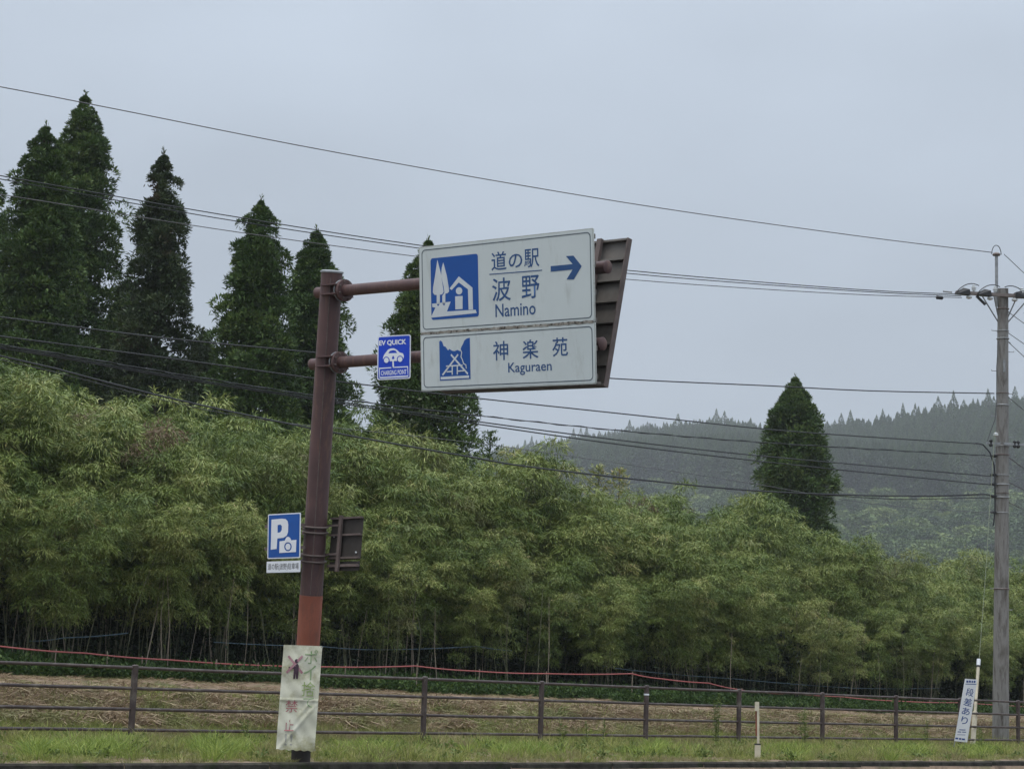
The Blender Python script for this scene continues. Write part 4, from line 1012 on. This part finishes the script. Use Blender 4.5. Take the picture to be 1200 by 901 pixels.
# ------------------------------------------------------------------ bamboo thicket
def bamboo_variant(seed, bare=0.26, H=6.0, dry=False, arch=1.0, nn=19):
    rg = np.random.default_rng(seed)
    nseg = 9; tt = np.linspace(0, 1, nseg)
    ax = rg.uniform(.6, 1.3) * arch
    cx = ax * tt ** 2.6; cy = rg.uniform(-.3, .3) * tt ** 2; cz = H * (tt - .10 * arch * tt ** 4)
    parts = []
    # culm as thin 4-sided tube (quads)
    V = []; F = []
    for i in range(nseg):
        r_ = .011 * (1 - .8 * tt[i])
        for k in range(4):
            a = k * math.pi / 2; V.append((cx[i] + r_ * math.cos(a), cy[i] + r_ * math.sin(a), cz[i]))
    for i in range(nseg - 1):
        for k in range(4): F.append((i * 4 + k, i * 4 + (k + 1) % 4, (i + 1) * 4 + (k + 1) % 4, (i + 1) * 4 + k))
    culm = (np.array(V), np.array(F))
    npf = 6
    def cpt(q): return np.array([np.interp(q, tt, cx), np.interp(q, tt, cy), np.interp(q, tt, cz)])
    a0 = rg.random() * 6.283
    for i_ in range(npf):               # leafy plumes one above another, each borne on a few branches
        q = min(.99, bare + (1.02 - bare) * (i_ + .25 + .5 * rg.random()) / npf)
        top_ = i_ == npf - 1
        a = a0 + i_ * 2.4 + rg.normal() * .3; off = 0 if top_ else rg.uniform(.22, .50)
        c = cpt(q) + np.array([math.cos(a) * off, math.sin(a) * off, -.02])
        Rh = rg.uniform(.36, .58) * (1 - .25 * top_); Rv = Rh * rg.uniform(.60, .8)
        k = int(300 * (Rh / .5) ** 1.6)
        d = norm(rg.normal(size=(k, 3)) + np.array([0, 0, .55])); d[:, 2] = np.where(d[:, 2] < -.35, -d[:, 2], d[:, 2])
        b_ = c + d * np.array([Rh, Rh, Rv]) * rg.uniform(.72, 1.02, k)[:, None]
        out = norm(d * np.array([1, 1, .30]) + rg.normal(size=(k, 3)) * .42 + np.array([0, 0, -.45]))
        ln = rg.uniform(.10, .22, k); wd = rg.uniform(.014, .026, k)
        tone = np.clip(.40 + rg.normal() * .13 + rg.normal(size=k) * .2, 0, 1)
        parts.append(leaves(b_, out, ln, wd, rg, .2, tone))
        # feathery shoots standing out of the plume
        for _s in range(7 if top_ else 4):
            dv = norm(rg.normal(size=3) * np.array([1, 1, .4]) + np.array([0, 0, .8])); k2 = 11
            f2 = np.linspace(.7, 1.45, k2)[:, None]
            b2 = c + dv * np.array([Rh, Rh, Rv * 1.1]) * f2 + np.array([0, 0, -.10]) * (f2 - .7) ** 2
            o2 = norm(dv * .8 + rg.normal(size=(k2, 3)) * .55 + np.array([0, 0, -.2]))
            parts.append(leaves(b2, o2, rg.uniform(.10, .20, k2), rg.uniform(.015, .026, k2), rg, .2, np.clip(.6 + rg.normal(size=k2) * .15, 0, 1)))
    k = 60; q = bare * .7 + (1 - bare * .7) * rg.random(k); b_ = np.array([cpt(v) for v in q]) + rg.normal(size=(k, 3)) * .16
    parts.append(leaves(b_, norm(rg.normal(size=(k, 3)) + np.array([0, 0, -.5])), rg.uniform(.12, .22, k), rg.uniform(.016, .028, k), rg, .2, rg.uniform(0, .6, k)))
    V, F, t = join(parts)
    me = new_mesh('bamboo', np.concatenate([culm[0], V]), np.concatenate([culm[1], F + len(culm[0])]), np.concatenate([np.zeros(len(culm[0])), t]))
    me.materials.append(M['culm']); me.materials.append(M['bamboo_dry'] if dry else M['bamboo'])
    mi = np.ones(len(me.polygons), np.int32); mi[:len(culm[1])] = 0; me.polygons.foreach_set('material_index', mi)
    return me
VAR = [bamboo_variant(100 + i, bare=b_, arch=a, dry=dr) for i, (b_, a, dr) in enumerate([(.30, 1, False), (.36, 1.3, False), (.25, .8, False), (.42, 1.2, False), (.33, 1.5, False), (.40, .9, False), (.30, 1, True), (.36, .3, False), (.24, 1.0, False), (.18, 1.3, False), (.28, .8, False)])]
bc = source_collection('bamboo_source', VAR, None)
def thicket():
    rg = np.random.default_rng(21)
    P = []; Rt = []; Sc = []; Ix = []
    front_a = math.atan2(-DN[1], -DN[0])
    s = 11.9; row = 0
    while s < 21.5:
        u = -22.0 + (row % 2) * .6
        while u < 62:
            u += rg.uniform(.95, 1.9)
            sc_ = s + rg.normal() * .3
            c = us(u, sc_, 1.0); px, py, dd = project(np.array(c))
            if px < -190 or px > 1400 or dd < 5: continue
            hN = .5 * math.sin(u * .37 + sc_ * .6) + rg.normal() * .75
            full = 1.08 - .07 * float(sstep(-4, 12, u)) - .20 * float(sstep(14, 42, u)) + .115 * hN
            front = float(sstep(11.4, 15.5, sc_))
            kc = full * (.60 + .42 * front)
            dry = rg.random() < .018
            for q in range(rg.integers(7, 13) if row < 6 else 7):
                a = rg.uniform(0, 6.283); r_ = .38 * math.sqrt(rg.random())
                uu, ss = u + r_ * math.cos(a), sc_ + r_ * math.sin(a)
                wa = ANG + a                       # outwards from the clump
                rot = wa if rg.random() < .65 else front_a + rg.normal() * .6
                k = kc * rg.uniform(.86, 1.05)
                P.append(us(uu, ss, float(terrain(uu, ss)) - .02)); Sc.append((k * 1.05, k * 1.05, k)); Rt.append((rg.normal() * .03, .05 + rg.normal() * .04, rot))
                ii = rg.integers(0, 6) if row < 2 else rg.integers(8, 11) if rg.random() < .7 else rg.integers(0, 6)
                if dry and rg.random() < .6: ii = 6
                elif rg.random() < .03: ii = 7
                Ix.append(ii)
        s += .95 if row < 6 else 1.3; row += 1
    scatter('bamboo_thicket', P, Rt, Sc, Ix, bc, 'dense thicket of thin leafy bamboo covering the bank behind the field')
    print('bamboo', len(P))
thicket()
# extra bare culms at the foot, seen pale against the dark inside
def bare_culm(seed):
    rg = random.Random(seed); b = MB(); h = rg.uniform(1.8, 3.2)
    b.tube([(0, 0, 0), (rg.uniform(-.1, .1), 0, h * .5), (rg.uniform(-.35, .35), rg.uniform(-.1, .1), h)], [.014, .011, .006], 4, caps=False)
    me = new_mesh('culm', b.V, b.F); me.materials.append(M['stake'] if seed % 3 == 0 else M['culm']); return me
cc_ = source_collection('culm_source', [bare_culm(i) for i in range(7)], None)
rg = np.random.default_rng(4); P = []; Rt = []; Sc = []; Ix = []
for _ in range(260):
    px = rg.uniform(-100, 1300); s = rg.uniform(11.0, 13.2); u, d = col_hit(px, s)
    P.append(us(u, s, float(terrain(u, s)) - .03)); Rt.append((rg.normal() * .1, rg.normal() * .1, rg.uniform(0, 6.3))); Sc.append(rg.uniform(.5, 1.1)); Ix.append(rg.integers(0, 7))
scatter('bamboo_stems', P, Rt, Sc, Ix, cc_, 'bare pale bamboo stems at the foot of the thicket')

# ------------------------------------------------------------------ grass, straw, undergrowth
def tuft(seed, n, h, spread, wid, flat=0.0, curl=.35):
    rg = np.random.default_rng(seed)
    a = rg.random(n) * 2 * np.pi; r_ = rg.random(n) ** .7 * spread
    b = np.stack([np.cos(a) * r_, np.sin(a) * r_, np.zeros(n)], 1)
    d = norm(np.stack([np.cos(a) * (.35 + flat) + rg.normal(size=n) * .3, np.sin(a) * (.35 + flat) + rg.normal(size=n) * .3, np.full(n, 1.0 - flat * .75) + rg.normal(size=n) * .1], 1))
    L_ = h * rg.uniform(.5, 1.15, n)
    sd = norm(np.cross(d, rg.normal(size=(n, 3)))) * wid / 2
    m = b + d * (L_ * .5)[:, None]; t = b + d * L_[:, None] + np.stack([np.cos(a), np.sin(a), -np.ones(n)], 1) * (curl * L_ * .5)[:, None] + 0
    V = np.stack([b - sd, b + sd, m + sd * .8, m - sd * .8, t], 1).reshape(-1, 3)
    F4 = []; me_f = []
    for i in range(n):
        o = i * 5; me_f += [(o, o + 1, o + 2, o + 3), (o + 3, o + 2, o + 4)]
    me = bpy.data.meshes.new('tuft'); me.from_pydata([tuple(v) for v in V], [], me_f)
    at_ = me.attributes.new('tone', 'FLOAT', 'POINT'); at_.data.foreach_set('value', np.repeat(rg.random(n), 5).astype(np.float32))
    return me
def field_points(n, s0, s1, rg, pw=1.0, dens=None):
    P = []; U = []
    while len(P) < n:
        px = rg.uniform(-90, 1290); s = s0 + (s1 - s0) * rg.random() ** pw
        u, d = col_hit(px, s)
        if d < 3 or rg.random() > d / 75.0: continue
        if dens is not None and rg.random() > dens(u, s): continue
        P.append(us(u, s, float(terrain(u, s)))); U.append((u, s))
    return P, np.array(U)
gsrc = source_collection('grass_source', [tuft(i, 26, .13, .10, .007) for i in range(4)] + [tuft(10, 34, .24, .12, .008), tuft(11, 14, .30, .08, .008)], M['grass'])
def patchy(u, s): return .5 + .28 * math.sin(u * 1.1 + s * .7) + .25 * math.sin(u * 2.9 - s * 1.3 + 2)
def scat(name, n, s0, s1, src, ids, sc0, sc1, label, seed, dens=None, pw=1.0, zoff=0, flatten=1.0):
    rg = np.random.default_rng(seed); P, U = field_points(n, s0, s1, rg, pw, dens)
    P = [p + Vector((0, 0, zoff)) for p in P]
    k = rg.uniform(sc0, sc1, n); Sx = np.stack([k, k, k * flatten * rg.uniform(.7, 1.3, n)], 1)
    return scatter(name, P, np.stack([rg.normal(size=n) * .1, rg.normal(size=n) * .1, rg.random(n) * 6.28], 1), Sx, rg.choice(ids, n), src, label)
scat('verge_grass', 10500, -6.3, .9, gsrc, [0, 1, 2, 3], .30, .85, 'short yellow-green grass of the verge between kerb and fence', 31, pw=.9, dens=lambda u, s: .12 + .88 * max(0, min(1, 1.5 * patchy(u * 1.6, s * 1.4) - .25)))
scat('long_grass', 1300, -6.1, .3, gsrc, [4, 4, 5], .5, 1.15, 'longer brighter grass tufts along the verge', 32, dens=lambda u, s: max(0, patchy(u * .6 + 3, s * .8) - .35) * 1.6)
scat('field_grass', 16000, .3, 4.6, gsrc, [0, 1, 2, 3, 5], .5, 1.1, 'sparse green grass growing through the mown field edge', 33, pw=1.2, dens=lambda u, s: max(.15, min(1, patchy(u + 4, s) + .12)) * (1.25 - .2 * s))
ssrc = source_collection('straw_source', [tuft(50 + i, 26, .20, .22, .011, flat=1.05, curl=.1) for i in range(4)] + [tuft(60, 22, .40, .12, .02, flat=.35, curl=.9), tuft(61, 22, .38, .14, .022, flat=.5, curl=1.0)], M['straw'])
scat('mown_straw', 13000, .2, 12.0, ssrc, [0, 1, 2, 3], .30, .95, 'dry mown grass lying over the brown field', 34, pw=1.15, flatten=.7)
scat('straw_bank', 3600, 1.6, 4.0, ssrc, [4, 5, 4, 5, 0], .55, 1.05, 'drooping dry grass on the low bank behind the fence', 35, dens=lambda u, s: .4 + .6 * max(0, min(1, patchy(u * .8, s))))
def leafy(seed, n, h, sp):
    rg = np.random.default_rng(seed)
    b = rg.normal(size=(n, 3)) * np.array([sp, sp, 0]) + np.stack([np.zeros(n), np.zeros(n), rg.random(n) * h], 1)
    V, F, t = leaves(b, norm(rg.normal(size=(n, 3)) + np.array([0, 0, .3])), rg.uniform(.06, .14, n), rg.uniform(.03, .06, n), rg, .1)
    return new_mesh('leafy', V, F, t)
M['shade_leaf'] = foliage('shade_dark_leaf', [(0.0, (0.010, 0.018, 0.008)), (1.0, (0.026, 0.042, 0.014))], trans=0.05, rand=0.5)  # near-black leaf colour stands in for the shade inside the thicket
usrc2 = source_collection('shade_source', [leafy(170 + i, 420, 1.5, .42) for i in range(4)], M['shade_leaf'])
usrc = source_collection('undergrowth_source', [leafy(70 + i, 60, .3, .16) for i in range(4)], M['under'])
scat('undergrowth', 5200, 10.4, 13.0, usrc, [0, 1, 2, 3], .6, 1.15, 'low dark green undergrowth along the foot of the bamboo', 36, dens=lambda u, s: .9 if s < 11.6 else .5)
scat('shade_dark_undergrowth', 4200, 12.9, 18.0, usrc2, [0, 1, 2, 3], .7, 1.5, 'tall undergrowth added deep inside the bamboo, its leaves coloured dark as shade', 37)  # added to darken the thicket's foot: the shade is in the leaf colour

gsrc2 = source_collection('bright_grass_source', [tuft(90 + i, 40, .30, .13, .011) for i in range(3)], M['bright_grass'])
def clump_grass():
    rg = np.random.default_rng(77); P = []; Rt = []; Sc = []; Ix = []
    for px, w_, n in ((130, 45, 110), (60, 30, 30), (270, 40, 60), (440, 60, 50), (600, 50, 50), (780, 40, 40), (930, 60, 70), (1060, 40, 50), (1150, 25, 60)):
        for _ in range(n):
            x_ = px + rg.normal() * w_ * .5; s = -3.4 + rg.normal() * .9; u, d = col_hit(x_, s)
            P.append(us(u, s, float(terrain(u, s)))); Rt.append((rg.normal() * .1, rg.normal() * .1, rg.random() * 6.28)); Sc.append(rg.uniform(.5, 1.05)); Ix.append(rg.integers(0, 3))
    scatter('grass_clumps', P, Rt, Sc, Ix, gsrc2, 'bright green clumps of taller grass in the verge')
clump_grass()
scat('verge_litter', 2600, -6.2, .6, ssrc, [0, 1, 2, 3], .25, .6, 'dry clippings scattered in the verge', 38, flatten=.6)
wsrc = source_collection('verge_weed_source', [leafy(80 + i, 46, .16, .09) for i in range(4)], M['weed'])
scat('verge_weeds', 380, -6.1, .5, wsrc, [0, 1, 2, 3], .35, .8, 'low broad-leaved weeds scattered through the verge', 39)
# tall weeds standing in the verge
def weed(px, py_b, d_s, h, seed, label):
    u, d = col_hit(px, d_s); b0 = us(u, d_s, float(terrain(u, d_s)) - .02); rg = np.random.default_rng(seed)
    t = thing('tall_weed', label, 'weed', b0, 'tall weeds in the verge')
    ns = 3 if h > .6 else 2
    parts = []; bm_ = MB()
    for s_ in range(ns):
        ox, oy = rg.normal(size=2) * .05; tx = ox + rg.normal() * .06; hh = h * rg.uniform(.75, 1.05)
        bm_.tube([(ox, oy, 0), (tx, oy, hh)], [.007, .003], 5)
        k = int(70 * h / .8); q = rg.random(k) ** .8; a = rg.random(k) * 6.28
        base = np.stack([ox + (tx - ox) * q, np.full(k, oy), hh * (.12 + .88 * q)], 1)
        dd = norm(np.stack([np.cos(a), np.sin(a), np.full(k, .55)], 1))
        parts.append(leaves(base, dd, (.05 + .10 * (1 - q)) * rg.uniform(.7, 1.3, k), np.full(k, .017), rg, .2))
    o = bm_.build('stem', M['weed'], None); o.parent = t
    V, F, tn = join(parts); me = new_mesh('leaves', V, F, tn); me.materials.append(M['weed']); o = bpy.data.objects.new('leaves', me); COL.objects.link(o); o.parent = t
weed(841, 870, -1.4, 1.00, 1, 'tallest weed in the verge, a leafy stalk left of the marker stake')
weed(943, 875, -.9, .85, 2, 'tall leafy weed in front of the fence post right of the marker stake')
weed(700, 872, -.8, .55, 3, 'small leafy weed in the verge below the middle of the fence')
weed(660, 875, -1.2, .50, 4, 'small weed standing just right of the fence post in mid picture')
weed(1152, 876, -3.2, .60, 5, 'bushy weed at the foot of the guy wire guard')
weed(290, 862, -1.5, .45, 6, 'short leafy weed left of the banner')
weed(1085, 872, -.6, .6, 7, 'leafy weed in the verge left of the leaning white board')
# bits of white litter / dry stalks by the fence at left
o = MB()
for k in range(9):
    p = ground_pt(104 + k * 3.2 + random.uniform(-4, 4), 866 + random.uniform(-7, 4)); q = p + Vector((random.uniform(-.12, .12), random.uniform(-.05, .1), random.uniform(.03, .12)))
    o.tube([p, q], .006, 4)
tag(o.build('dry_stalks', M['stake']), 'small heap of bleached dry stalks beside the left fence post', 'dry stalks')

# ------------------------------------------------------------------ far wooded hill
def ridge_y(X):
    X = np.asarray(X, float); return np.where(X < 95, 640 - 1.75 * X, 640 - 1.75 * 95 - .15 * (X - 95))
def ridge_z(X):
    X = np.asarray(X, float)
    return np.interp(X, [-400, -150, -60, 0, 20, 40, 55, 70, 90, 120, 160, 260, 600], [52, 56, 59, 65, 65, 64.5, 63, 57.5, 57, 61, 61, 52, 42])
KH = 2.6
def hill_z(X, Y):
    X = np.asarray(X, float) / KH; Y = np.asarray(Y, float) / KH
    return KH * hill_z0(X, Y)
def hill_z0(X, Y):
    yr = ridge_y(X); zr = ridge_z(X); t = (Y - 175) / (yr - 175)
    up = zr * np.clip(t, 0, 1) ** .92; dn = zr * (1 - .7 * np.clip((Y - yr) / 400, 0, 1))
    z = np.where(t < 1, up, dn)
    return z + 1.2 * np.sin(X * .06 + Y * .03) * np.clip(t, 0, 1) * np.clip(1 - t, 0, 1) * 4 + .8
xs = np.arange(-160, 261, 6.0); tys = np.concatenate([np.linspace(0, 1, 60), np.linspace(1.03, 1.4, 8)])
X, Tt = np.meshgrid(xs, tys, indexing='ij'); Y = 175 + Tt * (ridge_y(X) - 175)
X, Y = X * KH, Y * KH; V = np.stack([X, Y, hill_z(X, Y)], -1).reshape(-1, 3); a, b_ = X.shape; i = np.arange(a * b_).reshape(a, b_)
F = np.stack([i[:-1, :-1], i[1:, :-1], i[1:, 1:], i[:-1, 1:]], -1).reshape(-1, 4)
struct(obj('hill', new_mesh('hill', V, F, smooth=True), M['far_ground']))
def far_cedar_mesh(seed, h=17.0, r0=2.3, n=1300):
    rg = np.random.default_rng(seed)
    dz = (h * .93) * rg.random(n) ** 1.05; R = np.minimum(r0 * (dz / (h * .5)) ** .85, r0) * (1 + .15 * np.sin(dz * 1.9 + seed))
    a = rg.random(n) * 6.283; q = np.sqrt(rg.uniform(.45, 1, n)) * R
    b = np.stack([np.cos(a) * q, np.sin(a) * q, h - dz], 1)
    tp = np.clip(dz / 5, .3, 1); d = norm(np.stack([np.cos(a) * tp, np.sin(a) * tp, np.full(n, .5) + (1 - tp) * 1.4], 1) + rg.normal(size=(n, 3)) * (.5 * tp)[:, None])
    V, F, t = leaves(b, d, rg.uniform(.5, 1.0, n) * tp ** .5, rg.uniform(.4, .7, n) * tp, rg, .2)
    V2, F2, t2 = leaves(np.array([[0, 0, h - .8]]), np.array([[0, 0, 1.0]]), np.array([1.5]), np.array([.5]), rg)
    tr = MB().tube([(0, 0, 0), (0, 0, h * .95)], [.25, .05], 4, caps=False)
    return join([(V, F, t), (V2, F2, t2), (np.array(tr.V), np.array(tr.F), np.zeros(len(tr.V)))])
fcm = []
for i in range(6):
    V, F, t = far_cedar_mesh(200 + i, r0=[2.3, 1.9, 2.6, 2.1, 2.8, 2.0][i]); me = new_mesh('far_cedar', V, F, t); me.materials.append(M['far_cedar']); fcm.append(me)
fsrc = source_collection('far_cedar_source', fcm, None)
# the rows along the ridge: each tree a thing
rg = np.random.default_rng(9); x_ = -14.0; cnt = 0
while x_ < 150:
    yr = float(ridge_y(x_)); p = Vector((x_ * KH, yr * KH + rg.uniform(-9, 4), 0)); p.z = float(hill_z(p.x, p.y)) - .5
    o = bpy.data.objects.new('ridge_cedar', fcm[rg.integers(0, 6)]); COL.objects.link(o)
    o.location = p; k = rg.uniform(1.5, 2.3); o.scale = (k * rg.uniform(.85, 1.25), k * rg.uniform(.85, 1.25), k); o.rotation_euler = (rg.normal() * .015, rg.normal() * .015, rg.uniform(0, 6.28))
    if rg.random() < .12: o.scale = [s * .78 for s in o.scale]
    tag(o, 'hazy dark cedar standing in the tree line along the far ridge', 'cedar', 'cedars along the far ridge'); cnt += 1
    ds = math.hypot(1, -1.75 if x_ < 95 else -.15)
    x_ += rg.uniform(1.8, 3.9) / (ds if x_ < 95 else 1.0) ** .55
print('ridge trees', cnt)
# the slope below: one mass
P = []; Rt = []; Sc = []; Ix = []
for _ in range(24000):
    X_ = rg.uniform(-60, 200); t_ = rg.uniform(.42, .985); Y_ = 175 + t_ * (float(ridge_y(X_)) - 175)
    px, py, dd = project(np.array([X_ * KH, Y_ * KH, 100.0]))
    if px < 480 or px > 1290: continue
    if t_ < .54 + .06 * math.sin(X_ * .09) + .05 * math.sin(X_ * .23): continue
    P.append((X_ * KH, Y_ * KH, float(hill_z(X_ * KH, Y_ * KH)) - .5)); k = rg.uniform(1.35, 1.9); Sc.append((k * 1.05, k * 1.05, k)); Rt.append((0, 0, rg.uniform(0, 6.28))); Ix.append(rg.integers(0, 6))
scatter('cedar_forest', P, Rt, Sc, Ix, fsrc, 'hazy cedar plantation covering the slope below the ridge'); print('forest', len(P))
def bush_mesh(seed, R=2.6, n=1300):
    rg = np.random.default_rng(seed); nb_ = 9
    c = norm(rg.normal(size=(nb_, 3))) * R * .55; c[:, 2] = np.abs(c[:, 2]) * .75 + R * .45; parts = []
    for q in c:
        k = n // nb_; d = norm(rg.normal(size=(k, 3)) + np.array([0, 0, .45])); r_ = rg.uniform(.35, .6) * R
        b = q + d * r_ * rg.uniform(.75, 1, k)[:, None] * np.array([1, 1, .7])
        parts.append(leaves(b, norm(d + rg.normal(size=(k, 3)) * .7), rg.uniform(.25, .5, k), rg.uniform(.18, .32, k), rg, .1, np.clip(rg.random() * .5 + rg.random(k) * .5, 0, 1)))
    V, F, t = join(parts); return new_mesh('bush', V, F, t)
bsrc = source_collection('scrub_source', [bush_mesh(300 + i, [2.4, 3.0, 2.0, 2.7][i]) for i in range(4)], M['scrub'])
P = []; Rt = []; Sc = []; Ix = []
for _ in range(6500):
    X_ = rg.uniform(-40, 190); t_ = rg.uniform(.0, .66); Y_ = 175 + t_ * (float(ridge_y(X_)) - 175)
    px, py, dd = project(np.array([X_ * KH, Y_ * KH, 40.0]))
    if px < 480 or px > 1290: continue
    if t_ > .56 + .06 * math.sin(X_ * .09) + .05 * math.sin(X_ * .23): continue
    P.append((X_ * KH, Y_ * KH, float(hill_z(X_ * KH, Y_ * KH)) - .6)); k = rg.uniform(1.4, 3.4); Sc.append((k * rg.uniform(.8, 1.4), k * rg.uniform(.8, 1.4), k * rg.uniform(.7, 1.1))); Rt.append((0, 0, rg.uniform(0, 6.28))); Ix.append(rg.integers(0, 4))
scatter('hillside_scrub', P, Rt, Sc, Ix, bsrc, 'paler broadleaf scrub on the lower hillside behind the utility pole'); print('scrub', len(P))

# ------------------------------------------------------------------ haze
HAZE = 0.00023
V = [(x, y, z) for x in (-2300, 2000) for y in (-1300, 3400) for z in (-2.5, 225)]
me = new_mesh('haze', V, [(0, 1, 3, 2), (4, 6, 7, 5), (0, 4, 5, 1), (2, 3, 7, 6), (0, 2, 6, 4), (1, 5, 7, 3)])
m, nt, out = mat_new('haze_air')
pv = N(nt, 'ShaderNodeVolumePrincipled'); pv.inputs['Density'].default_value = HAZE; pv.inputs['Color'].default_value = (0.95, 0.98, 1.0, 1); pv.inputs['Anisotropy'].default_value = 0.0
nt.links.new(pv.outputs[0], out.inputs['Volume'])
hz = obj('haze', me, m); hz['kind'] = 'stuff'; hz['label'] = 'thin pale haze in the air'
for o in bpy.data.objects:
    if '_org' in o: del o['_org']
